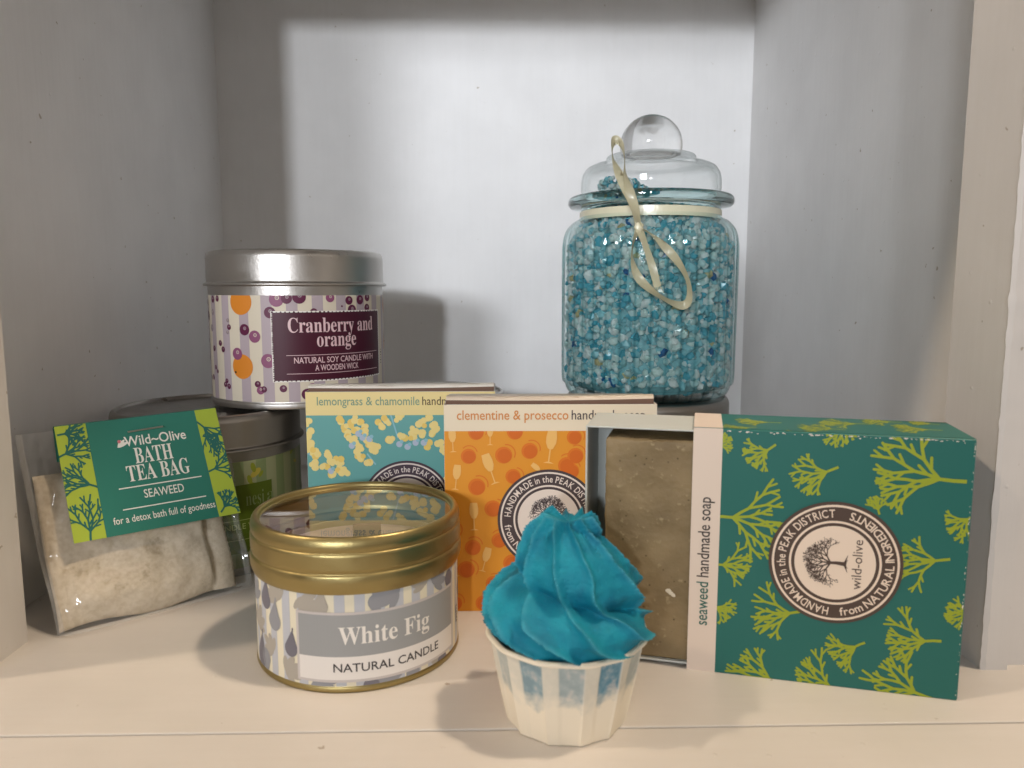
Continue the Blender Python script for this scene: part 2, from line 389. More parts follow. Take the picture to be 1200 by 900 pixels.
def cranberry_art(t):
    rad = .03845; k = rad*math.pi/180
    A = Art([ink('cream', 214, 204, 184), ink('lilac', 176, 162, 168), ink('plum', 92, 26, 62), ink('mid_plum', 138, 78, 112), ink('orange', 214, 132, 42), ink('berry_grey', 142, 128, 132), ink('label_plum', 68, 10, 36), ink('white', 238, 234, 228), ink('label_text', 226, 196, 200), ink('black', 25, 20, 22)])
    A.box = (-math.pi*rad, .0032, math.pi*rad, .0474)
    A.rect(-math.pi*rad, .003, math.pi*rad, .0475, 0, 1)
    for i in range(-12, 12):
        c = (-19.2+15.4*i)*k; A.rect(c-.0023, .003, c+.0023, .0475, 1, 2)
    def at(zx, zy):
        px, v = 240+zx/5.45, 330+zy/5.45
        return math.degrees(math.asin(max(-.995, min(.995, (px-347)/102))))*k, .0475-(v-346)*.000353-.0003
    def berry(x, y, r, m=2, lay=4):
        A.disc(x, y, r, m, lay, 16); A.ring(x+r*.1, y+r*.25, r*.2, r*.3, 1 if m == 2 else 0, lay+1, 10); A.disc(x+r*.1, y+r*.25, r*.1, 1, lay+1, 6)
    for x, y, r in ((252, 125, .0054), (248, 540, .0052), (1135, 160, .004), (1140, 430, .0036)):
        q = at(x, y); A.disc(q[0], q[1], r, 4, 3, 28)
    q = at(208, 578); A.disc(q[0], q[1], .0005, 9, 5, 8)
    for x, y, r, m in ((80, 110, 18, 2), (110, 105, 16, 2), (75, 195, 16, 5), (65, 300, 18, 5), (178, 288, 14, 2), (172, 245, 10, 5), (168, 322, 10, 5), (270, 302, 28, 2), (328, 345, 30, 3), (40, 220, 25, 2), (118, 395, 15, 2), (135, 435, 15, 2), (75, 435, 15, 2), (222, 458, 30, 3), (80, 560, 12, 2), (92, 585, 10, 2), (60, 630, 15, 2), (150, 640, 12, 2), (140, 665, 14, 2), (162, 675, 14, 2), (335, 650, 16, 2), (350, 690, 20, 3), (370, 683, 16, 2), (482, 678, 18, 2), (620, 718, 28, 2), (650, 670, 18, 3), (400, 500, 35, 3), (420, 192, 28, 2), (460, 110, 35, 3), (518, 103, 26, 2), (590, 95, 32, 2), (672, 190, 18, 2), (770, 100, 22, 3), (885, 118, 22, 2), (955, 115, 24, 2), (1003, 100, 20, 2), (902, 180, 26, 2), (1000, 168, 20, 2), (840, 155, 5, 2)):
        q = at(x, y); berry(q[0], q[1], r/5.45*.000353*1.32, m)
    rd = random.Random(5)                                  # the print goes on round the back of the tin
    for i in range(60):
        a = rd.uniform(85, 285); berry(a*k if a < 180 else (a-360)*k, rd.uniform(.005, .046), rd.uniform(.0009, .0019), rd.choice((2, 2, 3, 5)))
    a0, a1, z0, z1 = -15.6*k, 62.3*k, .0122, .0404
    A.rect(a0-.0007, z0-.0006, a1+.0007, z1+.0006, 7, 6)
    rd = random.Random(2); n = 30                          # torn-looking border of the label
    A.rect(a0, z0, a1, z1, 6, 7)
    for i in range(n):
        A.disc(a0+(a1-a0)*i/n, z1+.0001, rd.uniform(.0002, .0005), 6, 7, 6); A.disc(a0+(a1-a0)*i/n, z0-.0001, rd.uniform(.0002, .0004), 6, 7, 6)
        A.disc(a0-.0001, z0+(z1-z0)*i/n, rd.uniform(.0002, .0005), 6, 7, 6)
    A.text('Cranberry and', -6.5*k, .0322, .0088, 8, 8, True, width=60.5*k); A.text('orange', 24*k, .0262, .0088, 8, 8, True, align='C', width=27*k)
    for z in (.0226, .0149): A.rect(-8*k, z, 59*k, z+.00022, 8, 8)
    A.text('NATURAL SOY CANDLE WITH', 25*k, .0194, .0035, 8, 8, align='C', bold=.012, width=57*k); A.text('A WOODEN WICK', 24*k, .0161, .0035, 8, 8, align='C', bold=.012, width=30*k)
    for i in range(6): A.rect(66*k, .0165+i*.0012, 66*k+(.0007, .0011, .0005)[i % 3], .0171+i*.0012, 9, 6)
    A.build('printed_sleeve', t, cylmap(rad), cut=.0012, off=.00004)
def green_art(t):
    rad = .03845; k = rad*math.pi/180
    A = Art([ink('leaf_cream_shaded', 150, 152, 112), ink('pale_green_shaded', 124, 136, 90), ink('olive_label_shaded', 80, 96, 8), ink('leaf', 132, 138, 40), ink('gold_leaf', 176, 158, 62), ink('label_line', 170, 176, 110)])  # cream, green and olive inks darkened to stand for the shade on this tin
    A.box = (-math.pi*rad, .0032, math.pi*rad, .0474)
    A.rect(-math.pi*rad, .003, math.pi*rad, .0475, 0, 1)
    for i in range(-12, 12): A.rect(15*i*k-.0024, .003, 15*i*k+.0024, .0475, 1, 2)
    rd = random.Random(4)
    for i in range(90):
        A.disc(rd.uniform(-180, 180)*k, rd.uniform(.004, .047), rd.uniform(.0014, .003), rd.choice((3, 3, 4)), 3, 10, 1, .5, rd.uniform(0, 3))
    A.rect(-45*k, .0095, 37*k, .0378, 2, 6)
    A.text('nesi', 19*k, .0288, .0085, 1, 7, True, width=12*k, bold=-.01); A.text('a', 33*k, .0288, .0085, 1, 7, True, bold=-.01)
    A.text('NATURAL SOY CANDLE WI', 26*k, .0195, .0034, 5, 7, align='R'); A.rect(-38*k, .0232, 34*k, .0234, 5, 7); A.rect(-38*k, .0150, 34*k, .0152, 5, 7)
    A.build('printed_sleeve', t, cylmap(rad), cut=.0012, off=.00004)
def plain_art(t):
    rad = .03845; A = Art([ink('plain_cream', 214, 206, 190), ink('plain_grey', 168, 172, 176)])
    A.rect(-math.pi*rad, .0032, math.pi*rad, .0474, 0, 1)
    for i in range(-12, 12): A.rect(.01*i-.0024, .0032, .01*i+.0024, .0474, 1, 2)
    A.build('printed_sleeve', t, cylmap(rad), cut=.0012, off=.00004)
TH = .0665
silver_tin('silver lidded candle tin with striped berry print and a plum cranberry label', -.0898, .3526, TH+.0002, cranberry_art)
silver_tin('silver lidded tin with an olive green label, half hidden behind the bath tea bag packet', -.1258, .3330, 0, green_art, M_tin_shaded)
silver_tin('silver lidded tin standing under the glass jar of blue bath salts', .0734, .3606, 0, plain_art, M_tin_shaded)
silver_tin('silver lidded tin hidden behind the lemongrass box, helping to hold up the cranberry tin', -.0330, .3790, 0, plain_art)

# gold tin
GX, GY = -.0445, .2407
g = thing('candle_tin', 'small gold tin with a clear window lid and a grey and white fig label', 'candle tin', (GX, GY, 0), math.atan2(-GY, -GX))
bm = bmesh.new(); lathe(bm, rounded([(0, .0008), (.0308, .0008), (.0312, 0), (.0322, 0), (.0326, .0006), (.0325, .0016), (.0322, .0020), (.0322, .0330), (.0314, .0330), (.0314, .0215), (.0314, .0212)], .0003)); obj('body', bm, M_gold, g)
bm = bmesh.new(); lathe(bm, rounded([(.0322, .0297), (.0328, .0299), (.0334, .0316), (.0336, .0338), (.0334, .0354), (.0329, .0360), (.0331, .0365), (.0333, .0372), (.0333, .0412), (.0331, .0418), (.0328, .0421), (.0331, .0428), (.0332, .0440), (.0329, .0455), (.0322, .0466), (.0313, .0467), (.0307, .0462), (.0304, .0452), (.0300, .0450), (.0300, .0440)], .0006, 3)); gl_lid = obj('lid', bm, M_gold, g)
bm = bmesh.new(); lathe(bm, [(0, .0451), (.0303, .0451)], 96); obj('lid_window', bm, clear('clear_plastic', (.93, .93, .93), (.8, .8, .8), .015, ior=2.1), gl_lid)
bm = bmesh.new(); lathe(bm, rounded([(0, .0306), (.024, .0306), (.0302, .0303), (.0310, .0310), (.0310, .022)], .001), 96); wax = obj('wax', bm, mat('wax', srgb(222, 200, 196), .35, sss=.3, var=.05, vscale=120), g)
bm = bmesh.new(); box(bm, -.001, -.0045, .0290, .001, .0045, .0405, .0003); wk = obj('wick', bm, mat('wooden_wick', srgb(96, 62, 48), .8, var=.2), g); wk.location = (0, .003, 0)
def fig_art(t):
    rad = .03225; k = rad*math.pi/180
    A = Art([ink('fig_cream', 224, 217, 194), ink('fig_stripe', 184, 187, 194), ink('fig_dark', 112, 110, 120), ink('fig_mid', 142, 144, 150), ink('fig_leaf', 168, 162, 152), ink('fig_label', 152, 154, 155), ink('fig_white', 226, 222, 218), ink('fig_text', 58, 56, 58), ink('fig_edge', 196, 190, 188), ink('fig_name', 232, 228, 222)])
    A.box = (-math.pi*rad, .0021, math.pi*rad, .0305)
    A.rect(-math.pi*rad, .002, math.pi*rad, .0305, 0, 1)
    for i in range(-20, 20): A.rect(10.2*i*k-.0015, .002, 10.2*i*k+.0015, .0305, 1, 2)
    def fig(a, z, r, m, up=1, lay=4):
        x = a*k; A.disc(x, z, r, m, lay, 18, .92, 1); A.poly([(x-r*.75, z+up*r*.55), (x+r*.1, z+up*r*2.0), (x+r*.3, z+up*r*2.0), (x+r*.75, z+up*r*.55)][::up], m, lay); A.stroke((x+r*.2, z+up*r*1.9), (x+r*.3, z+up*r*2.4), r*.2, r*.2, m, lay)
    def leaf(a, z, r, m, rot, lay=3):
        for j in range(5):
            b = rot+R(-70+35*j); L = r*(1, 1.25, 1.5, 1.25, 1)[j]; A.disc(a*k+L*.5*math.cos(b), z+L*.5*math.sin(b), L*.55, m, lay, 12, 1, .42, b)
    for a, z, r, m, u in ((-38, .0122, .0026, 2, 1), (-58, .0245, .0030, 2, 1), (-50, .0190, .0030, 3, 1), (-66, .0050, .0036, 2, 1), (-60, .0060, .0028, 3, -1), (8, .0270, .0024, 3, -1), (58, .0268, .0026, 2, -1), (50, .0010, .0030, 2, 1), (5, .0018, .0026, 2, -1), (28, .0028, .0026, 3, 1), (-20, .0262, .0025, 4, 1)): fig(a, z, r, m, u)
    for a, z, r, m, ro in ((-47, .026, .0045, 4, 2.2), (-70, .014, .005, 4, 1.2), (-24, .0035, .0055, 3, -.5), (20, .0285, .005, 3, 3.0), (-30, .0285, .0045, 4, -1), (44, .0275, .0045, 3, .6), (-52, .0095, .004, 4, 2.6), (-72, .0225, .005, 3, 1.9), (-42, .0048, .0045, 4, .4), (36, .0285, .004, 4, 2.2), (12, .0012, .0055, 3, 1.2), (48, .0032, .004, 4, 2.0)): leaf(a, z, r, m, ro)
    rd = random.Random(6)
    for i in range(26):
        a = rd.uniform(80, 280); a = a if a < 180 else a-360; fig(a, rd.uniform(.004, .027), rd.uniform(.002, .003), rd.choice((2, 3)), rd.choice((1, -1)))
    a0, a1 = -32.5*k, 60.5*k
    A.rect(a0-.0008, .0034, a1+.0008, .0246, 8, 6); A.rect(a0, .0112, a1, .0238, 5, 7); A.rect(a0, .0042, a1, .0112, 6, 7)
    A.text('White Fig', 14*k, .0150, .0076, 9, 8, True, align='C', width=50*k)
    A.text('NATURAL CANDLE', 16*k, .0066, .0037, 7, 8, align='C', bold=.008, width=60*k)
    A.text('E', 70*k, .0122, .0036, 7, 6, bold=.02); A.text('E', 70*k, .0092, .0036, 7, 6, bold=.02)
    A.build('printed_sleeve', t, cylmap(rad), cut=.001, off=.00004)
fig_art(g)

# ------------------------------------------------------------------ upright soap boxes
BW, BH, BD = .0755, .0762, .0270
M_board = mat('white_card', srgb(226, 218, 208), .55, bump=.04)
M_inner_shade = mat('shaded_inner_card', srgb(120, 92, 76), .8)  # dark brown, with the shade of the gap put into the colour
def carton(label, x, y, rz, edge, art):
    t = thing('soap_box', label, 'soap box', (x, y, 0), rz, 'boxed handmade soaps')
    bm = bmesh.new(); w = .0005
    box(bm, 0, w, 0, w, BD-w, BH); box(bm, BW-w, w, 0, BW, BD-w, BH); box(bm, 0, BD-w, 0, BW, BD, BH); box(bm, w, w, 0, BW-w, BD-w, w)
    obj('carton', bm, [edge, M_inner_shade], t)
    A = art(); bm = bmesh.new(); box(bm, 0, 0, 0, BW, w, BH, .00015, 2)
    A.build('front_panel', t, lambda u, v, h: (u, -h, v), bm=bm, flat=True)
    # tuck lid: lifts a little at the front, where its flap bends down into the carton
    bm = bmesh.new(); sec = [(BD-.0002, BH+.0002), (BD*.6, BH+.0012), (.0064, BH+.0026), (.0046, BH+.0027), (.0037, BH+.0022), (.0034, BH+.0013), (.0037, BH-.0015), (.0048, BH-.0070)]
    thick = .0004; rows = []
    for i in range(13):
        u = i/12; xx = .0006+(BW-.0012)*u; sag = .00045*math.sin(u*math.pi)
        rows.append([bm.verts.new((xx, q[0], q[1]-sag*(1-q[0]/BD)+(.0004*(u-.5) if q[0] < .01 else 0))) for q in sec])
    for a, b in zip(rows, rows[1:]):
        for k in range(len(sec)-1): f = bm.faces.new((a[k], a[k+1], b[k+1], b[k])); f.material_index = int(k >= 5)  # tuck below the fold painted dark for the shade inside the gap
    bmesh.ops.recalc_face_normals(bm, faces=bm.faces)
    bmesh.ops.solidify(bm, geom=bm.faces[:], thickness=thick)
    obj('lid_flap', bm, [edge, M_inner_shade], t, sharp=60)
    bm = bmesh.new(); box(bm, w+.0002, .004, BH-.0030, BW-w-.0002, BD-.003, BH-.0026); obj('dust_flap', bm, [M_inner_shade], t)
    return t
def soap_words(A, name, m, dark, top):
    a = text_tris(name)[2]-text_tris(name)[1]; b = text_tris('handmade soap')[2]-text_tris('handmade soap')[1]
    tot = .0668; sz = tot/(a+b+.28); y = top-.0054
    sz2 = .0049; A.text(name, .0046, y, sz2, m, 3, sx=sz/sz2, bold=.006); A.text('handmade soap', .0046+(a+.28)*sz, y, sz2, dark, 3, sx=sz/sz2, bold=.004)
def clementine_art():
    A = Art([M_board, ink('clem_cream', 236, 222, 196), ink('clem_orange', 228, 152, 42), ink('clem_fruit', 222, 120, 30), ink('clem_flute', 240, 190, 110), ink('badge_dark', 74, 62, 64), ink('badge_cream', 234, 222, 212), ink('clem_text', 214, 140, 70), ink('clem_fruit_deep', 214, 106, 24)])
    A.box = (.0001, .0001, BW-.0001, BH-.0001)
    A.rect(0, 0, BW, BH-.0095, 2, 1); A.rect(0, BH-.0095, BW, BH, 1, 1)
    soap_words(A, 'clementine & prosecco', 7, 5, BH)
    A.box = (.0001, .0001, BW-.0001, BH-.0095)
    cv = lambda zx, zy: ((zx-35)*9.06e-5*1.0, BH-(zy-75)*9.43e-5)
    def fruit(x, y, r, a):
        A.disc(x, y, r, 3, 2, 22); A.disc(x+r*.08, y-r*.08, r*.82, 8, 3, 20)
        A.ring(x+r*.35*math.cos(a), y+r*.35*math.sin(a), r*.98, r*1.12, 3, 2, 14, a-1.1, a+1.1)
    rd = random.Random(1)
    for q in ((130, 272), (268, 268), (370, 252), (515, 308), (305, 350), (162, 390), (225, 475), (145, 628), (250, 600), (118, 715), (225, 770), (300, 690), (185, 850), (545, 200), (312, 178), (160, 180), (70, 850), (60, 560), (330, 830), (420, 800)): fruit(*cv(*q), .0027+rd.uniform(0, .0005), rd.uniform(.3, 1.5))
    for i in range(26): fruit(rd.uniform(.045, .075), rd.uniform(.002, .066), .0029, rd.uniform(.3, 1.5))
    def flute(x, y, rot, s):
        c, q = math.cos(rot), math.sin(rot); T = lambda a, b: (x+s*(c*a-q*b), y+s*(q*a+c*b))
        A.poly([T(-.25, 1), T(-.32, .55), T(-.3, .2), T(-.16, -.12), T(0, -.2), T(.16, -.12), T(.3, .2), T(.32, .55), T(.25, 1)][::-1], 4, 4)
        A.stroke(T(0, -.2), T(0, -.95), s*.08, s*.08, 4, 4); A.poly([T(-.32, -1.02), T(.32, -1.02), T(.1, -.93), T(-.1, -.93)], 4, 4)
    for zx, zy, ro, s in ((68, 210, .05, .0042), (215, 320, .32, .0056), (452, 235, -.12, .006), (82, 352, -.1, .0045), (150, 505, .02, .005), (195, 675, -.25, .0045), (215, 190, 0, .0036), (405, 322, .9, .003), (70, 700, .2, .004), (580, 560, .2, .005), (620, 330, -.3, .005), (640, 760, .1, .005)):
        p = cv(zx, zy); flute(p[0], p[1], ro, s)
    badge(A, .0372, .0345, .0183, 0, 5, 6, 6)
    return A
def lemon_art():
    A = Art([M_board, ink('lemon_cream', 236, 216, 150), ink('lemon_teal', 100, 166, 164), ink('petal', 240, 218, 140), ink('petal_deep', 236, 204, 108), ink('lavender', 178, 192, 212), ink('badge_dark2', 68, 52, 64), ink('badge_cream2', 226, 214, 208), ink('lemon_text', 128, 158, 134), ink('lemon_dark', 84, 66, 44), ink('stem_blue', 140, 192, 206)])
    A.box = (.0001, .0001, BW-.0001, BH-.0001)
    A.rect(0, 0, BW, BH-.0095, 2, 1); A.rect(0, BH-.0095, BW, BH, 1, 1)
    soap_words(A, 'lemongrass & chamomile', 8, 9, BH)
    A.box = (.0001, .0001, BW-.0001, BH-.0095)
    cv = lambda zx, zy: ((zx-58)*5.42e-5, BH-(zy-178)*5.42e-5)
    rd = random.Random(9)
    def petal(x, y, r):
        for j in range(4): A.disc(x+rd.uniform(-.6, .6)*r, y+rd.uniform(-.6, .6)*r, r*rd.uniform(.5, .75), rd.choice((3, 3, 3, 4)), 3, 9)
    pts = [(320, 400), (370, 420), (430, 380), (480, 420), (350, 510), (400, 540), (500, 480), (520, 560), (560, 610), (420, 640), (470, 680), (500, 710), (600, 420), (655, 395), (740, 370), (905, 410), (945, 390), (985, 480), (760, 505), (840, 510), (905, 480), (670, 540), (960, 580), (120, 640), (200, 650), (290, 690), (100, 720), (180, 750), (300, 750), (250, 800), (330, 780), (70, 400), (70, 490), (70, 560), (80, 610), (230, 700), (420, 450), (360, 460), (450, 590), (540, 590), (1040, 560), (1060, 610), (860, 470), (1000, 440)]
    for p in pts: petal(*cv(*p), .0021)
    for p in ((440, 490), (470, 520), (860, 560), (740, 570), (800, 590), (230, 770), (520, 530), (390, 580), (920, 560)):
        q = cv(*p); A.disc(q[0], q[1], .0013, 5, 4, 9); A.disc(q[0]+.0009, q[1]+.001, .0008, 10, 4, 7)
    for a, b in (((680, 350), (730, 520)), ((500, 640), (560, 720)), ((60, 630), (130, 690))): A.stroke(cv(*a), cv(*b), .0006, .0006, 10, 2)
    for i in range(34):
        cx, cy2 = rd.uniform(.003, .072), rd.uniform(.002, .036)
        if i % 3 == 0: A.disc(cx, cy2, .0013, 5, 4, 9)
        petal(cx, cy2, .0022); petal(cx+.003, cy2+.002, .002)
    for i in range(10): petal(rd.uniform(.056, .074), rd.uniform(.03, .064), .0022)
    badge(A, .0397, .0300, .0182, 0, 6, 7, 6)
    return A
carton('upright teal soap box with yellow flowers and a lemongrass and chamomile heading', -.0748, .2997, 0, ink('lemon_edge', 232, 226, 214), lemon_art)
carton('upright orange soap box with champagne flutes and a clementine and prosecco heading', -.0176, .2645, R(-.5), ink('clem_edge', 232, 214, 190), clementine_art)

# ------------------------------------------------------------------ seaweed soap box lying on its side, tray pulled out
SA = (.0594, .2203, 0); SR = R(-15.55); SW, SH, SD = .0752, .0758, .0280
s = thing('soap_box', 'teal soap box with lime green seaweed print, its tray slid half open', 'soap box', SA, SR, 'boxed handmade soaps')
A = Art([M_board, ink('sea_teal', 29, 102, 95), ink('sea_lime', 150, 164, 42), ink('band', 222, 206, 192), ink('badge_dark3', 78, 62, 54), ink('badge_cream3', 232, 214, 196), ink('sea_text', 40, 96, 84), ink('text_dark', 58, 50, 46), ink('sea_lime_dull', 128, 160, 70)])
BAND = .0084
motifs = [(.0233, .0718, .0153, .0652), (.0405, .0661, .029, .0603), (.0735, .0639, .0490, .0640), (.0065, .0490, .0262, .0507), (.0065, .0345, .018, .033), (.006, .0215, .0140, .0194), (.0708, .0415, .0571, .0388), (.0762, .0550, .0700, .0486), (.0790, .0270, .0705, .0258), (.0701, .0173, .0547, .0166), (.0336, .0227, .0181, .0166), (.0502, .0145, .0404, .0096), (.0290, -.0015, .0125, .0046), (.0453, -.0019, .0317, .0037), (.0695, -.0005, .05, .0049), (.006, .0700, .0110, .0720), (.0413, .0798, .0392, .0722), (.052, .053, .050, .058)]
A.box = (BAND, .0001, SW-.0002, SH-.0003)
A.rect(BAND, 0, SW, SH, 1, 1)
for i, (x, y, a, b) in enumerate(motifs):
    size = math.hypot(a-x, b-y)*1.02; ang = math.atan2(b-y, a-x); seaweed(A, x, y, ang, size, 2, 11+i, 2, w=(.00046+.024*size)/size)
A.box = (0, 0, SW, SH); A.rect(0, 0, BAND, SH, 3, 1)
tr, q0, q1 = text_tris('seaweed handmade soap'); sz = .0050; Lw = .0400
kx = Lw/((q1-q0)*sz)
A.text('seaweed', .0056, .0148, sz, 6, 3, rot=math.pi/2, sx=kx, bold=.006); off = (text_tris('seaweed handmade soap')[2]-text_tris('handmade soap')[2]+text_tris('handmade soap')[1]-q0)*sz*kx
A.text('handmade soap', .0056, .0148+off, sz, 7, 3, rot=math.pi/2, sx=kx, bold=.006)
badge(A, .0408, .0378, .0182, math.pi/2, 4, 5, 6)
rd = random.Random(8)                                        # scuffed white card showing along the folds
for i in range(70):
    A.disc(rd.uniform(.009, SW-.001), SH-.0005-abs(rd.gauss(0, .0002)), rd.uniform(.00008, .00026), 0, 7, 6, rd.uniform(1, 2.6), .7)
for i in range(40): A.disc(SW-.00035-abs(rd.gauss(0, .00015)), rd.uniform(.001, SH-.001), rd.uniform(.00007, .0002), 0, 7, 6, .7, rd.uniform(1, 2.4))
bm = bmesh.new(); wt = .0006                                 # the sleeve: a tube of card, open at the tray end
def rrect(off, n=4, r=.0009):
    pts = []
    for cx, cz, a0 in ((off+r, off+r, 180), (SD-off-r, off+r, 270), (SD-off-r, SH-off-r, 0), (off+r, SH-off-r, 90)):
        for i in range(n+1): a = R(a0+90*i/n); pts.append((cx+r*math.cos(a), cz+r*math.sin(a)))
    return pts
def tube(bm, x0, x1, o0, o1):
    P, Q = rrect(o0), rrect(o1, r=.0005); v = [[bm.verts.new((x, y, z)) for y, z in L] for x, L in ((x0, P), (x1, P), (x1, Q), (x0, Q))]
    for a in range(4):
        b = (a+1) % 4; n = len(P)
        for i in range(n):
            j = (i+1) % n; bm.faces.new((v[a][i], v[a][j], v[b][j], v[b][i]))
tube(bm, 0, SW, 0, wt); bmesh.ops.recalc_face_normals(bm, faces=bm.faces)
T = Art(A.mats); T.box = (BAND, .0008, SW-.0002, SD-.0008); T.rect(BAND, .0002, SW, SD-.0006, 1, 1)
for i, (x, y, a, b) in enumerate(((.026, .014, .012, .013), (.034, .004, .030, -.004), (.052, .018, .036, .017), (.070, .012, .056, .011), (.043, .006, .030, .008), (.062, .024, .050, .023), (.018, .004, .009, .0), (.072, .022, .064, .024))):
    size = math.hypot(a-x, b-y); seaweed(T, x, y, math.atan2(b-y, a-x), size, 2, 40+i, 2, w=(.00046+.024*size)/size)
T.box = None; T.rect(0, .0006, BAND, SD-.0006, 3, 1)
mpT = lambda u, v, h: (u, v, SH+h)
for ip, (pts, m, lay) in enumerate(T.p):
    try: f = bm.faces.new([bm.verts.new(mpT(a, b, .00005*lay+ip % 200*2e-7)) for a, b in pts]); f.material_index = m
    except ValueError: pass
for f in bm.faces:                                           # rounded card edges take the print's colours
    c = f.calc_center_median()
    if f.material_index == 0 and c.x > BAND and (c.y < .0012 or c.z > SH-.0012 or c.x > SW-.002): f.material_index = 1
A.build('sleeve', s, lambda u, v, h: (u, -h, v), bm=bm, sharp=26)
# the tray: walls left, right, top, bottom and back; open side towards the camera
bm = bmesh.new(); tx0, tx1, to = -.0324, .0415, .0010; tw = .0006
for b in ((tx0, to, to, tx0+tw, SD-to, SH-to), (tx1-tw, to, to, tx1, SD-to, SH-to), (tx0+tw, to, SH-to-tw, tx1-tw, SD-to-tw, SH-to), (tx0+tw, to, to, tx1-tw, SD-to-tw, to+tw), (tx0+tw, SD-to-tw, to, tx1-tw, SD-to, SH-to)): box(bm, *b, .0002, 2)
obj('tray', bm, mat('tray_card', srgb(192, 196, 192), .5, spec=.5), s, sharp=15)
# the soap bar inside
def soap_mat():
    m = bpy.data.materials.new('soap'); m.use_nodes = True; t = NT(m); p = t.n['Principled BSDF']; p.inputs['Roughness'].default_value = .55
    p.inputs['Specular IOR Level'].default_value = .3
    tc = t.new('ShaderNodeTexCoord')
    n1 = t.new('ShaderNodeTexNoise', i_Scale=60.0, i_Detail=6.0); n2 = t.new('ShaderNodeTexNoise', i_Scale=420.0, i_Detail=3.0); n3 = t.new('ShaderNodeTexVoronoi', i_Scale=330.0)
    for n in (n1, n2, n3): t.link(tc.outputs['Object'], n.inputs[0])
    r1 = t.ramp([(.3, srgb(118, 101, 72)), (.7, srgb(148, 129, 96))], n1.outputs[0])
    r2 = t.ramp([(.64, (0, 0, 0)), (.74, (.8, .8, .8))], n2.outputs[0])
    mx = t.new('ShaderNodeMix', data_type='RGBA'); t.link(r2.outputs[0], mx.inputs[0]); t.link(r1.outputs[0], mx.inputs[6]); mx.inputs[7].default_value = srgb(160, 144, 110)
    r3 = t.ramp([(.06, (1, 1, 1)), (.13, (0, 0, 0))], n3.outputs['Distance'])
    m2 = t.new('ShaderNodeMix', data_type='RGBA'); t.link(r3.outputs[0], m2.inputs[0]); t.link(mx.outputs[2], m2.inputs[6]); m2.inputs[7].default_value = srgb(88, 74, 48); t.link(m2.outputs[2], p.inputs['Base Color'])
    b = t.new('ShaderNodeBump', i_Strength=.6, i_Distance=.0006); t.link(n2.outputs[0], b.inputs['Height']); t.link(b.outputs[0], p.inputs['Normal'])
    return m
bm = bmesh.new(); nx, nz = 70, 70; sx0, sx1, sz0, sz1, sy0, sy1 = -.0262, .038, to+tw+.0001, .0712, .0016, .0250
box(bm, sx0, sy0, sz0, sx1, sy1, sz1, .0009, 3); bmesh.ops.subdivide_edges(bm, edges=[e for e in bm.edges if e.calc_length() > .01], cuts=50, use_grid_fill=True)
for v in bm.verts:
    q = v.co*170; d = noise.noise(q)*.00028+noise.noise(v.co*600)*.00012
    edge = min(abs(v.co.z-sz1), abs(v.co.x-sx0)); d += (noise.noise(v.co*900)*.0005 if edge < .0012 else 0)
    v.co += Vector((d*.5 if abs(v.co.x-sx0) < .002 else 0, d if v.co.y < .01 else 0, d if v.co.z > .06 else 0))
fl = mat('soap_fleck', srgb(214, 204, 184), .7)
sm = soap_mat()
for (fx, fz, r) in ((-.0085, .0296, .0010), (-.0077, .0288, .0007), (-.0062, .0240, .0010), (-.0055, .0232, .0009), (-.0048, .0227, .0008)):
    m_ = bmesh.ops.create_icosphere(bm, subdivisions=2, radius=r)
    for v in m_['verts']: v.co = Vector((fx+v.co.x*1.2+noise.noise(v.co*2000)*.0004, sy0+.0001+v.co.y*.25, fz+v.co.z+noise.noise(v.co*1500+Vector((5, 5, 5)))*.0004))
    for f in set(f for v in m_['verts'] for f in v.link_faces): f.material_index = 1
so = obj('soap_bar', bm, [sm, fl], loc=SA, rot=(0, 0, SR), sharp=60)
tag(so, 'brown speckled soap bar inside the open tray of the seaweed box', 'soap')

# ------------------------------------------------------------------ bath tea bag packet
HB = [Vector(v) for v in ((-.1454, .2560, .0297), (-.1013, .2935, .0290), (-.1104, .2968, .0701), (-.1520, .2608, .0693))]  # card corners, anticlockwise from lower left
PA = Vector((-.1455, .2481, 0)); PD = Vector((.7594, .6506, 0)); PN = Vector((.6506, -.7594, 0))   # along the base, and out towards the camera
lean = R(11); PU = Vector((0, 0, 1))*math.cos(lean)-PN*math.sin(lean); PO = PD.cross(PU).normalized()
if PO.dot(PN) < 0: PO = -PO
pk = thing('tea_bag_packet', 'clear packet holding a beige bath tea bag, with a teal and lime card header', 'packet', PA)
def pm(s_, t_, o_): return PD*s_+PU*t_+PO*o_
def teabag_mat():
    m = mat('tea_bag_paper', srgb(178, 160, 132), .85, spec=.1); t = NT(m); p = t.n['Principled BSDF']; tc = t.new('ShaderNodeTexCoord')
    n1 = t.new('ShaderNodeTexNoise', i_Scale=70.0, i_Detail=6.0, i_Roughness=.7); n2 = t.new('ShaderNodeTexNoise', i_Scale=600.0, i_Detail=3.0)
    for n in (n1, n2): t.link(tc.outputs['Object'], n.inputs[0])
    r1 = t.ramp([(.32, srgb(178, 166, 146)), (.40, srgb(206, 195, 176)), (.7, srgb(218, 208, 192))], n1.outputs[0]); r2 = t.ramp([(.35, (.88, .86, .82)), (.6, (1, 1, 1))], n2.outputs[0])
    mx = t.new('ShaderNodeMix', data_type='RGBA', blend_type='MULTIPLY'); mx.inputs[0].default_value = 1; t.link(r1.outputs[0], mx.inputs[6]); t.link(r2.outputs[0], mx.inputs[7]); t.link(mx.outputs[2], p.inputs['Base Color'])
    b = t.new('ShaderNodeBump', i_Strength=.5, i_Distance=.0006); t.link(n1.outputs[0], b.inputs['Height']); t.link(b.outputs[0], p.inputs['Normal'])
    return m
bm = bmesh.new(); NS, NTT = 60, 54; fr, bk = [], []
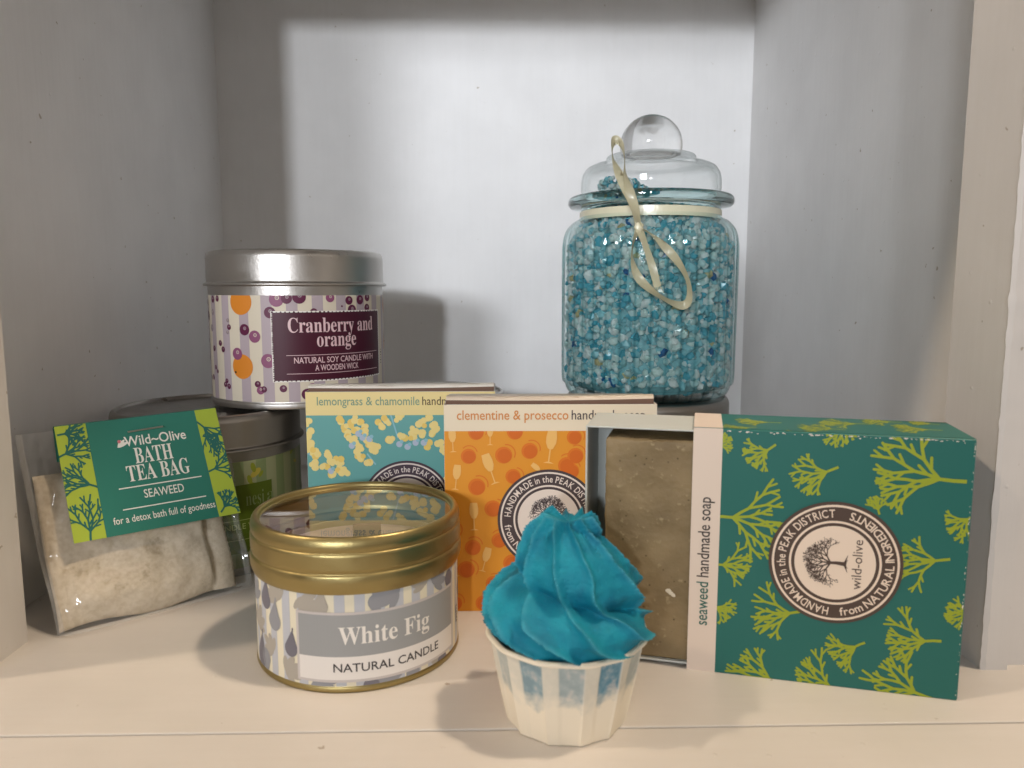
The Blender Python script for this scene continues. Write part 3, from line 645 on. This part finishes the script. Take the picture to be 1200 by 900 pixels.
for i in range(NS+1):
    a, b = [], []
    for j in range(NTT+1):
        u, v = i/NS, j/NTT; s_ = -.0015+.0605*u-.0018*v*(1-u); t_ = .0012+.0535*v+.0010*math.sin(u*9)*(1-v)
        th = .0042*(max(0, 1-abs(2*u-1)**3.2)**.8)*(max(0, 1-abs(2*v-1)**4)**.8)
        if u > .86: th = .0004*(1-u)/.14
        d = noise.noise(Vector((s_*130, t_*130, 1)))*.0011+noise.noise(Vector((s_*420, t_*420, 4)))*.0003
        if u > .86: d = .00035*math.sin(t_*3200)+(.0012*math.sin((u-.86)/.14*math.pi))
        q = max(0, min(1, (t_-.008)/.020)); sh = .0058*q*q*(3-2*q)
        a.append(bm.verts.new(pm(s_, t_, (th+d*(.3+.7*min(1, th/.002)) if u <= .86 else th+d)-sh))); b.append(bm.verts.new(pm(s_, t_, -th*.55-.0003-sh)))
    fr.append(a); bk.append(b)
for g_ in (fr, bk):
    for i in range(NS):
        for j in range(NTT): bm.faces.new((g_[i][j], g_[i+1][j], g_[i+1][j+1], g_[i][j+1]))
for i in range(NS):
    bm.faces.new((fr[i][0], fr[i+1][0], bk[i+1][0], bk[i][0])); bm.faces.new((fr[i][-1], fr[i+1][-1], bk[i+1][-1], bk[i][-1]))
for j in range(NTT):
    bm.faces.new((fr[0][j], fr[0][j+1], bk[0][j+1], bk[0][j])); bm.faces.new((fr[-1][j], fr[-1][j+1], bk[-1][j+1], bk[-1][j]))
bmesh.ops.recalc_face_normals(bm, faces=bm.faces); obj('tea_bag', bm, teabag_mat(), pk, sharp=80)
# header card
def hp(s_, t_, h=0):
    h += .0030
    a = HB[0].lerp(HB[1], s_); b = HB[3].lerp(HB[2], s_); p = a.lerp(b, t_)-PA
    n = (HB[1]-HB[0]).cross(HB[3]-HB[0]).normalized()
    return p+n*(h+.0009*math.sin(s_*math.pi)*(1-t_)*.8)
HW, HH = .0575, .0405
A = Art([ink('header_teal', 46, 122, 106), ink('header_lime', 170, 190, 66), ink('header_leaf', 38, 104, 96), ink('header_white', 238, 236, 226), ink('header_pink', 214, 120, 130)])
A.box = (0, 0, HW, HH)
for i in range(24):
    for j in range(10): A.rect(HW*i/24, HH*j/10, HW*(i+1)/24, HH*(j+1)/10, 0, 0)
l0, r0 = .0100, HW-.0084
A.rect(0, 0, l0, HH, 1, 1); A.rect(r0, 0, HW, HH, 1, 1)
A.box = (0, 0, l0, HH)
for x, y, an, sz, sd in ((-.001, .0295, .45, .0125, 1), (.0112, .0172, 2.55, .0145, 2), (.0050, -.0010, 1.5, .0155, 3), (.0005, .0375, .1, .009, 7)): seaweed(A, x, y, an, sz, 2, sd, 2, w=.0007/sz)
A.box = (r0, 0, HW, HH)
for x, y, an, sz, sd in ((r0-.001, .0370, -.75, .0165, 4), (r0-.001, .0170, .25, .0135, 5), (r0+.001, .0015, .75, .0095, 6), (r0+.0085, .032, 3.9, .008, 8)): seaweed(A, x, y, an, sz, 2, sd, 2, w=.0007/sz)
A.box = (0, 0, HW, HH); HX = lambda f: f*HW; HY = lambda f: (1-f)*HH
A.text('Wild~Olive', HX(.375), HY(.245), .0050, 3, 3, width=HX(.385), bold=.012)
for a, ln in ((.75, .0034), (.35, .0036), (1.1, .0026)): A.disc(HX(.335)+ln*.45*math.cos(a), HY(.245)+.0002+ln*.45*math.sin(a), ln*.55, 3, 3, 12, 1, .3, a)
A.disc(HX(.345), HY(.195), .0006, 4, 4, 8)
A.text('BATH', HX(.535), HY(.405), .0082, 3, 3, True, align='C', width=HX(.235)); A.text('TEA BAG', HX(.545), HY(.555), .0082, 3, 3, True, align='C', width=HX(.385))
A.rect(HX(.29), HY(.605)-.0002, HX(.80), HY(.605)+.0002, 3, 3); A.text('SEAWEED', HX(.55), HY(.715), .0043, 3, 3, align='C', bold=.008, width=HX(.245)); A.rect(HX(.29), HY(.79)-.0002, HX(.80), HY(.79)+.0002, 3, 3)
A.text('for a detox bath full of goodness', HX(.535), HY(.905), .0036, 3, 3, align='C', bold=.006, width=HX(.62))
bm = bmesh.new(); cb = []                                     # card body behind the print, folded over the top of the packet
for k in range(25):
    s_ = k/24; f0, f1 = hp(s_, 0), hp(s_, 1); n = (HB[1]-HB[0]).cross(HB[3]-HB[0]).normalized()
    cb.append([bm.verts.new(q) for q in (f0-n*.00012, f1-n*.00012, f1-n*.0010+Vector((0, 0, .0003)), f1-n*.0022-Vector((0, 0, .0004)), f1.lerp(f0, .3)-n*.0048)])
for a, b in zip(cb, cb[1:]):
    for k in range(4): f = bm.faces.new((a[k], b[k], b[k+1], a[k+1]))
card = A.build('header_card', pk, lambda u, v, h: hp(u/HW, v/HH, h), bm=bm, off=.00005, cut=.0024, sharp=50)
bm = bmesh.new(); a, b = hp(.405, .880, .0006), hp(.625, .890, .0006)
def bar(bm, a, b, r, n=8):
    d = (b-a).normalized(); x = d.orthogonal().normalized(); y = d.cross(x); ra = []
    for p in (a, b): ra.append([bm.verts.new(p+x*r*math.cos(2*math.pi*i/n)+y*r*math.sin(2*math.pi*i/n)) for i in range(n)])
    for i in range(n): j = (i+1) % n; bm.faces.new((ra[0][i], ra[0][j], ra[1][j], ra[1][i]))
    bm.faces.new(ra[0]); bm.faces.new(ra[1][::-1])
bar(bm, a, b, .00032); obj('staple', bm, mat('staple_wire', (.6, .58, .55, 1), .35, 1), card)
# cellophane
M_cello = clear('cellophane', (.985, .985, .98), (.72, .72, .70), .10, wrinkle=.14, wscale=95, haze=.015)
bm = bmesh.new()
def sheet(side):
    g_ = []
    for i in range(81):
        row = []
        for j in range(65):
            u, v = i/80, j/64; s_ = -.0070+.0725*u+.0035*(1-v)*(1-u)*1.4; t_ = .0004+.0692*v
            e = min(u, 1-u)*8; bulge = .0052*min(1, e)**.7*(1-max(0, v-.55)/.45)
            wr = noise.noise(Vector((s_*260, t_*75, 2+side)))*.0003+noise.noise(Vector((s_*700, t_*120, 7)))*.0001
            wr *= 6 if u < .10 or u > .92 else 1
            for sl, of, wd in ((2.2, .06, .5), (-1.3, .55, .4), (.6, .86, .5), (3.5, .30, .3), (-2.6, .93, .6), (1.1, .02, .6)):      # sharp folds in the film
                dd = abs((u-of)*1.0-(v-.5)/sl*.5); wr += .0011*wd*max(0, 1-dd/.035)*(1 if u < .2 or u > .8 else .35)
            q = max(0, min(1, (t_-.008)/.020)); sh = .0058*q*q*(3-2*q)
            o_ = (bulge+.0007 if side > 0 else -bulge*.7-.0008)-sh+wr*(1 if side > 0 else .6)*(1 if 0 < i < 80 else .2)
            row.append(bm.verts.new(pm(s_, max(t_, .0003), o_)))
        g_.append(row)
    for i in range(80):
        for j in range(64): f = bm.faces.new((g_[i][j], g_[i+1][j], g_[i+1][j+1], g_[i][j+1])); f.material_index = int(i < 2 or i > 77 or j < 1)
sheet(1); sheet(-1)
obj('clear_bag', bm, [M_cello, clear('film_edge', (.9, .9, .9), (.7, .7, .68), .08, haze=.16)], pk, sharp=80)

# ------------------------------------------------------------------ jar of bath salts
JX, JY, JZ = .0734, .3606, TH
jar = thing('glass_jar', 'ribbed glass jar of blue bath salts with a round knob lid', 'jar', (JX, JY, JZ))
NR = 38
def ribs(r, z, a):
    k = max(0, min(1, (z-.006)/.006))*max(0, min(1, (.080-z)/.010)); return r+k*.0011*(abs(math.cos(NR*a/2))-.6)
outer = [(0, .0006), (.030, .0006), (.0335, 0), (.0372, .0012), (.0386, .0035), (.0392, .0060), (.0403, .0064), (.0405, .0085), (.0406, .0600), (.0405, .0700), (.0400, .0745), (.0388, .0780), (.0365, .0808), (.0335, .0825), (.0322, .0838), (.0320, .0850)]
M_jar = clear('jar_glass', (.965, .99, .99), (.24, .36, .37), .04, mid=(.74, .86, .86), ior=1.62, ribs_n=38)
M_thick = clear('inner_glass', (.995, 1, 1), (.93, .96, .96), .06, ior=1.15)
bm = bmesh.new(); lathe(bm, rounded(outer, .0012, 3), 456, rfun=ribs); lathe(bm, mi=1, prof=[(.0300, .0870), (.0300, .0835), (.0340, .0800), (.0372, .0760), (.0380, .0700), (.0382, .0100), (.0370, .0050), (.0340, .0030), (0, .0030)], n=96)
jb = obj('jar_body', bm, [M_jar, M_thick], jar, sharp=50)
bm = bmesh.new(); lathe(bm, rounded([(.0320, .0850), (.0322, .0872), (.0372, .0880), (.0381, .0892), (.0381, .0912), (.0374, .0924), (.0330, .0930), (.0300, .0928), (.0300, .0850)], .0007, 4), 160)
obj('jar_rim', bm, glass('rim_glass', (.66, .85, .85, 1)), jar)
bm = bmesh.new(); lathe(bm, rounded([(.0306, .0929), (.0318, .0934), (.0323, .0960), (.0322, .1000), (.0316, .1030), (.0300, .1056), (.0270, .1072), (.0215, .1082), (.0207, .1086), (.0206, .1106), (.0200, .1114), (.0120, .1117)], .0010, 4), 160)
lathe(bm, mi=1, prof=[(.0100, .1090), (.0200, .1068), (.0262, .1056), (.0290, .1040), (.0303, .1016), (.0306, .0960), (.0300, .0932)], n=96)
lid = obj('lid', bm, [clear('lid_glass', (.975, .985, .985), (.34, .38, .38), .04, mid=(.86, .89, .89)), M_thick], jar)
bm = bmesh.new(); lathe(bm, [(0, .1117)]+[(.0143*math.sin(a), .1162-.0143*math.cos(a)*.97) for a in [R(72+i*106/26) for i in range(26)]]+[(0, .1162+.0139)], 96)
obj('knob', bm, glass('knob_glass', (.97, .98, .98, 1)), lid)
# salts
def salt_mat():
    m = bpy.data.materials.new('bath_salt'); m.use_nodes = True; t = NT(m); p = t.n['Principled BSDF']
    g_ = t.new('ShaderNodeNewGeometry')
    r = t.ramp([(0, srgb(232, 244, 244)), (.24, srgb(196, 228, 230)), (.46, srgb(150, 214, 224)), (.66, srgb(88, 188, 208)), (.82, srgb(216, 238, 236)), (.945, srgb(24, 112, 172)), (.967, srgb(206, 200, 156)), (.978, srgb(142, 198, 204))], g_.outputs['Random Per Island'], 'CONSTANT')
    t.link(r.outputs[0], p.inputs['Base Color']); p.inputs['Roughness'].default_value = .16; p.inputs['Subsurface Weight'].default_value = .0
    tl = t.new('ShaderNodeBsdfTranslucent'); t.link(r.outputs[0], tl.inputs[0]); mx = t.new('ShaderNodeMixShader'); mx.inputs[0].default_value = .48
    t.link(p.outputs[0], mx.inputs[1]); t.link(tl.outputs[0], mx.inputs[2]); t.link(mx.outputs[0], t.n['Material Output'].inputs[0])
    return m
def crystals():
    ib = bmesh.new(); bmesh.ops.create_icosphere(ib, subdivisions=1, radius=1); iv = [v.co.copy() for v in ib.verts]; ib.verts.index_update(); if_ = [[v.index for v in f.verts] for f in ib.faces]; ib.free()
    rd = random.Random(12); V, F = [], []
    def add(p, r):
        ax = Vector((rd.uniform(-1, 1), rd.uniform(-1, 1), rd.uniform(-1, 1))); q = ax.normalized() if ax.length > .01 else Vector((0, 0, 1)); rot = q.rotation_difference(Vector((0, 0, 1))).to_matrix()
        sc = Vector((rd.uniform(.7, 1.3), rd.uniform(.7, 1.2), rd.uniform(.5, .9))); b = len(V)
        for v in iv:
            c = Vector((v.x*sc.x, v.y*sc.y, v.z*sc.z))*r*rd.uniform(.82, 1.14); V.append(tuple(p+rot @ c))
        for f in if_: F.append([b+i for i in f])
    top = lambda x, y: .0850+.0035*noise.noise(Vector((x*60, y*60, 3)))
    n = 0
    while n < 6000:
        z = rd.uniform(.0045, .086); a = rd.uniform(0, 2*math.pi)
        lim = .0374 if z < .071 else max(.0275, .0374-(z-.071)*.75)
        if z < .008: lim = .0345
        rr = lim-abs(rd.gauss(0, .0016)) if rd.random() < .93 else lim*math.sqrt(rd.random())
        if z < .0075: rr = lim*math.sqrt(rd.random())
        x, y = rr*math.cos(a), rr*math.sin(a)
        if z > top(x, y): continue
        add(Vector((x, y, z)), rd.uniform(.0011, .0027)); n += 1
    for i in range(2200):                                    # the heap under the lid, higher on one side
        x, y = rd.uniform(-.028, .028), rd.uniform(-.028, .028)
        if math.hypot(x, y) > .0265: continue
        h = .0862+.0150*math.exp(-((x+.017)**2+(y+.012)**2)/.00030)*rd.random()**.6
        add(Vector((x, y, h)), rd.uniform(.0011, .0019))
    me = bpy.data.meshes.new('bath_salt'); me.from_pydata(V, [], F); me.update(); return me
me = crystals(); me.materials.append(salt_mat())
cr = bpy.data.objects.new('bath_salt', me); COL.objects.link(cr); cr.location = (JX, JY, JZ); cr['kind'] = 'stuff'; tag(cr, 'pale blue bath salt crystals filling the glass jar', 'bath salt')
bm = bmesh.new(); lathe(bm, [(0, .004), (.0325, .004), (.0358, .008), (.0358, .069), (.0265, .0835), (0, .0845)], 64)
core = obj('salt_core', bm, mat('shaded_salt', srgb(104, 160, 168), .7, var=.35, vscale=500, bump=1, bscale=500)); core.name = 'packed_bath_salt'; core.location = (JX, JY, JZ); core['kind'] = 'stuff'  # teal darkened to the tone of crystals in shade
tag(core, 'packed middle of the bath salts inside the glass jar', 'bath salt')
# ribbon
M_rib = mat('satin_ribbon', srgb(240, 234, 204), .27, spec=.9, bump=.25, bscale=1500, stretch=(1, 1, .25))
rb = thing('ribbon', 'cream satin ribbon tied in a bow round the neck of the glass jar', 'ribbon', (JX, JY, JZ+.0825))
def catmull(P, k=7):
    P = [Vector(p) for p in P]; P = [P[0]*2-P[1]]+P+[P[-1]*2-P[-2]]; out = []
    for i in range(1, len(P)-2):
        for j in range(k):
            t = j/k; a, b, c, d = P[i-1], P[i], P[i+1], P[i+2]
            out.append(.5*((2*b)+(c-a)*t+(2*a-5*b+4*c-d)*t*t+(-a+3*b-3*c+d)*t**3))
    out.append(P[-2]); return out
def strip(name, pts, wid, tw=lambda u: 0, k=7):
    o0 = Vector((JX, JY, JZ+.0825)); P = catmull(pts, k); bm = bmesh.new(); rows = []
    for i, p in enumerate(P):
        d = (P[min(i+1, len(P)-1)]-P[max(i-1, 0)]).normalized(); view = Vector((0, -1, 0)); s_ = d.cross(view)
        s_ = s_.normalized() if s_.length > .05 else Vector((1, 0, 0)); n_ = s_.cross(d).normalized(); a = tw(i/(len(P)-1)); s2 = s_*math.cos(a)+n_*math.sin(a)
        rows.append([bm.verts.new(p-o0+s2*wid*q+n_*.00004*(1-(2*q)**2)) for q in (-.5, -.47, -.25, 0, .25, .47, .5)])
    for a, b in zip(rows, rows[1:]):
        for j in range(6): bm.faces.new((a[j], a[j+1], b[j+1], b[j]))
    bmesh.ops.solidify(bm, geom=bm.faces[:], thickness=.00010)
    return obj(name, bm, M_rib, rb, sharp=25)
strip('loop', [(.0601, .3185, .1416), (.0579, .3170, .1356), (.0575, .3155, .1286), (.0600, .3150, .1216), (.0662, .3148, .1156), (.0736, .3150, .1114), (.0790, .3148, .1100), (.0810, .3135, .1128), (.0802, .3130, .1199), (.0763, .3140, .1275), (.0712, .3160, .1338), (.0661, .3175, .1388), (.0608, .3185, .1423)], .0036, lambda u: 1.25*math.sin(u*11+.4)+.5*math.exp(-((u-.52)/.1)**2))
strip('tail', [(.0606, .3183, .1416), (.0632, .3165, .1339), (.0658, .3160, .1262), (.0683, .3158, .1175)], .0032, lambda u: .5*math.sin(u*5))
strip('loop', [(.0601, .3183, .1423), (.0581, .3195, .1498), (.0550, .3200, .1579), (.0521, .3240, .1660), (.0503, .3255, .1714), (.0500, .3265, .1761), (.0513, .3275, .1788), (.0534, .3255, .1766), (.0546, .3230, .1711), (.0547, .3200, .1639), (.0562, .3180, .1567), (.0587, .3175, .1493), (.0607, .3175, .1423)], .0040, lambda u: 1.3*math.sin(u*10+1))
bm = bmesh.new(); lathe(bm, [(.0325, -.0009), (.03265, -.0008), (.0327, .0008), (.0327, .0024), (.03265, .0034), (.0325, .0035)], 96); obj('neck_band', bm, M_rib, rb)
bm = bmesh.new(); o0 = Vector((JX, JY, JZ+.0825)); rd = random.Random(3)      # frayed threads at the cut end
for i in range(14):
    a = Vector((.0668+.0034*i/13, .3157, .1180-.0006*i/13))-o0; d = Vector((rd.uniform(-.0006, .0012), -.0002*rd.random(), -.0016-.0012*rd.random())); bar(bm, a, a+d*.5, .00006, 4); bar(bm, a+d*.5, a+d+Vector((rd.uniform(-.0006, .0006), 0, 0)), .00005, 4)
o_ = obj('frayed_end', bm, M_rib, rb); o_['kind'] = 'stuff'
bm = bmesh.new(); bmesh.ops.create_icosphere(bm, subdivisions=3, radius=.0021)
kc = Vector((.0603, .3180, .1421))-Vector((JX, JY, JZ+.0825))
for v in bm.verts: v.co = Vector((v.co.x*.95, v.co.y*.6, v.co.z*1.1))+v.co.normalized()*.0003*math.sin(v.co.z*4000+v.co.x*2500)+kc
obj('knot', bm, M_rib, rb, sharp=80)

# ------------------------------------------------------------------ soap cupcake
CX, CY = .0197, .1968
cup = thing('soap_cupcake', 'cupcake shaped soap with blue piped top in a white paper cup', 'soap', (CX, CY, -.0004), R(-82))
def cup_mat():
    m = mat('cup_paper', srgb(236, 226, 206), .7, spec=.2); t = NT(m); p = t.n['Principled BSDF']; tc = t.new('ShaderNodeTexCoord'); sp = t.new('ShaderNodeSeparateXYZ'); t.link(tc.outputs['Object'], sp.inputs[0])
    n = t.new('ShaderNodeTexNoise', i_Scale=260.0, i_Detail=3.0); t.link(tc.outputs['Object'], n.inputs[0])
    at = t.new('ShaderNodeAttribute', attribute_name='pleat')
    ma = t.new('ShaderNodeMath', operation='MULTIPLY_ADD'); t.link(n.outputs[0], ma.inputs[0]); ma.inputs[1].default_value = .011; t.link(sp.outputs[2], ma.inputs[2])
    r = t.ramp([(.0, (0, 0, 0)), (1, (1, 1, 1))]); mr = t.new('ShaderNodeMapRange'); t.link(ma.outputs[0], mr.inputs[0]); mr.inputs[1].default_value = .0165; mr.inputs[2].default_value = .0215; t.link(mr.outputs[0], r.inputs[0])
    mu = t.new('ShaderNodeMath', operation='MULTIPLY'); t.link(mr.outputs[0], mu.inputs[0]); t.link(at.outputs['Fac'], mu.inputs[1])
    n2 = t.new('ShaderNodeTexNoise', i_Scale=420.0, i_Detail=3.0); t.link(tc.outputs['Object'], n2.inputs[0])
    rb_ = t.ramp([(.40, srgb(72, 124, 146)), (.54, srgb(104, 144, 162)), (.70, srgb(166, 172, 176))], n2.outputs[0])
    mx = t.new('ShaderNodeMix', data_type='RGBA'); t.link(mu.outputs[0], mx.inputs[0]); mx.inputs[6].default_value = srgb(236, 226, 206); t.link(rb_.outputs[0], mx.inputs[7]); t.link(mx.outputs[2], p.inputs['Base Color'])
    return m
NP = 12
def cup_r(z, a):                                              # 12 flat facets that fade into the round rolled rim
    r = .0159+.0050*min(1, z/.0245)**.85; ph = (a*NP/(2*math.pi)) % 1; fa = math.cos(math.pi/NP)/math.cos((ph-.5)*2*math.pi/NP); k = min(1, max(0, (.0245-z)/.006))*.7+.3
    step = .00022 if ph < .36 else 0
    return r*(1-k+k*fa)+step
bm = bmesh.new(); NA = 240; rings = []; lay = bm.verts.layers.float.new('pleat')
zs = [0, .0006, .0015, .004, .008, .012, .016, .019, .0215, .0235, .0245]
for z in zs:
    ring = []
    for i in range(NA):
        a = 2*math.pi*i/NA; r = cup_r(z, a)-(.0006 if z == 0 else 0); v = bm.verts.new((r*math.cos(a), r*math.sin(a), z)); ph = (a*NP/(2*math.pi)) % 1; f = int(a*NP/(2*math.pi))
        v[lay] = .22 if ph < .36 else (.95, .5, .8, .65)[f % 4]; ring.append(v)
    rings.append(ring)
for th in range(0, 330, 30):                                   # rolled rim
    ring = []
    for i in range(NA):
        a = 2*math.pi*i/NA; r0 = .0212+.0002*math.cos(NP*a); r = r0+.0008*math.cos(R(-150+th)); v = bm.verts.new((r*math.cos(a), r*math.sin(a), 0.0250+.00070*math.sin(R(-150+th)))); v[lay] = 0; ring.append(v)
    rings.append(ring)
for a, b in zip(rings, rings[1:]):
    for i in range(NA): j = (i+1) % NA; bm.faces.new((a[i], a[j], b[j], b[i]))
bm.faces.new(rings[0][::-1]); bmesh.ops.recalc_face_normals(bm, faces=bm.faces)
obj('paper_cup', bm, cup_mat(), cup, sharp=28)
def frost_mat():
    m = mat('piped_soap', srgb(20, 128, 162), .62, spec=.25, sss=.05); t = NT(m); p = t.n['Principled BSDF']; tc = t.new('ShaderNodeTexCoord')
    n = t.new('ShaderNodeTexNoise', i_Scale=900.0, i_Detail=4.0); t.link(tc.outputs['Object'], n.inputs[0]); n2 = t.new('ShaderNodeTexNoise', i_Scale=120.0, i_Detail=4.0); t.link(tc.outputs['Object'], n2.inputs[0])
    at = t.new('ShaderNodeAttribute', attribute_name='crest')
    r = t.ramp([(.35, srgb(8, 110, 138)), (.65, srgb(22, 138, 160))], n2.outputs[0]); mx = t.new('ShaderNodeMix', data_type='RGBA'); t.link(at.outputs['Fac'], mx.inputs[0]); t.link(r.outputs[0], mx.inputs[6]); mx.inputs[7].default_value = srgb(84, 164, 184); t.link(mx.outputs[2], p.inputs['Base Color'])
    b = t.new('ShaderNodeBump', i_Strength=.5, i_Distance=.0006); t.link(n.outputs[0], b.inputs['Height'])
    vo = t.new('ShaderNodeTexVoronoi', i_Scale=520.0); t.link(tc.outputs['Object'], vo.inputs[0]); rv = t.ramp([(.10, (0, 0, 0)), (.24, (1, 1, 1))], vo.outputs['Distance'])      # air holes
    b2 = t.new('ShaderNodeBump', i_Strength=.35, i_Distance=.0005); t.link(rv.outputs[0], b2.inputs['Height']); t.link(b2.outputs[0], b.inputs['Normal']); t.link(b.outputs[0], p.inputs['Normal'])
    return m
def frosting():
    bm = bmesh.new(); cl = bm.verts.layers.float.new('crest'); NA, NZ = 460, 200; rings = []; z0, z1 = .0238, .0562
    prof = [(0, .0190), (.06, .0203), (.16, .0212), (.28, .0208), (.40, .0190), (.50, .0165), (.60, .0146), (.72, .0126), (.84, .0106), (.93, .0090), (1, .0076)]
    def pr(t):
        for (a, ra), (b, rb2) in zip(prof, prof[1:]):
            if t <= b: u = (t-a)/(b-a); u = u*u*(3-2*u)*.3+u*.7; return ra+(rb2-ra)*u
        return prof[-1][1]
    for j in range(NZ+1):
        t = j/NZ; ring = []
        for i in range(NA):
            a = 2*math.pi*i/NA
            hel = (t*1.75+a/(2*math.pi)+.30) % 1                    # one fat coil laid over another
            lip = 1-abs(2*hel-1)**3
            r = pr(t); tt = t+.03*math.sin(a*2+1)
            ph = 10*(a+1.7*tt+.25*math.sin(tt*5))/(2*math.pi)+.25*noise.noise(Vector((math.cos(a)*2, math.sin(a)*2, t*5)))
            q = ph % 1; c = abs(2*q-1)                                # 1 on the sharp crest, 0 in the trough
            crest = c**3.4
            amp = (.0046-.0014*t)*(.55+.45*math.sin(math.pi*min(1, t*1.5)))
            rr = r*(.74+.29*lip)+amp*(crest-.32)
            rough = noise.noise(Vector((rr*math.cos(a)*420, rr*math.sin(a)*420, t*15)))
            rr += .00012*rough+(.0007*max(0, crest-.72)/.28*noise.noise(Vector((a*40, t*60, 5))))
            if t > .9: rr *= 1-(t-.9)*2
            z = z0+(z1-z0)*t+.0012*(lip-.5)*(1-t)+ (.0024*noise.noise(Vector((math.cos(a)*3, math.sin(a)*3, 2)))+.0022*(crest-.4))*max(0, t-.72)/.28
            if t < .1: z += (.1-t)*.004*(crest-.5)
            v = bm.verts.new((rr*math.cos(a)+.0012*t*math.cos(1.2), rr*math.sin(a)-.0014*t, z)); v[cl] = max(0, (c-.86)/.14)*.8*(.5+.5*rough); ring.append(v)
        rings.append(ring)
    for a, b in zip(rings, rings[1:]):
        for i in range(NA): j = (i+1) % NA; bm.faces.new((a[i], a[j], b[j], b[i]))
    top = bm.verts.new((0, -.001, z1-.0012)); L = rings[-1]; bot = bm.verts.new((0, 0, z0)); B = rings[0]
    for i in range(NA): j = (i+1) % NA; bm.faces.new((L[i], L[j], top)); bm.faces.new((B[j], B[i], bot))
    return bm
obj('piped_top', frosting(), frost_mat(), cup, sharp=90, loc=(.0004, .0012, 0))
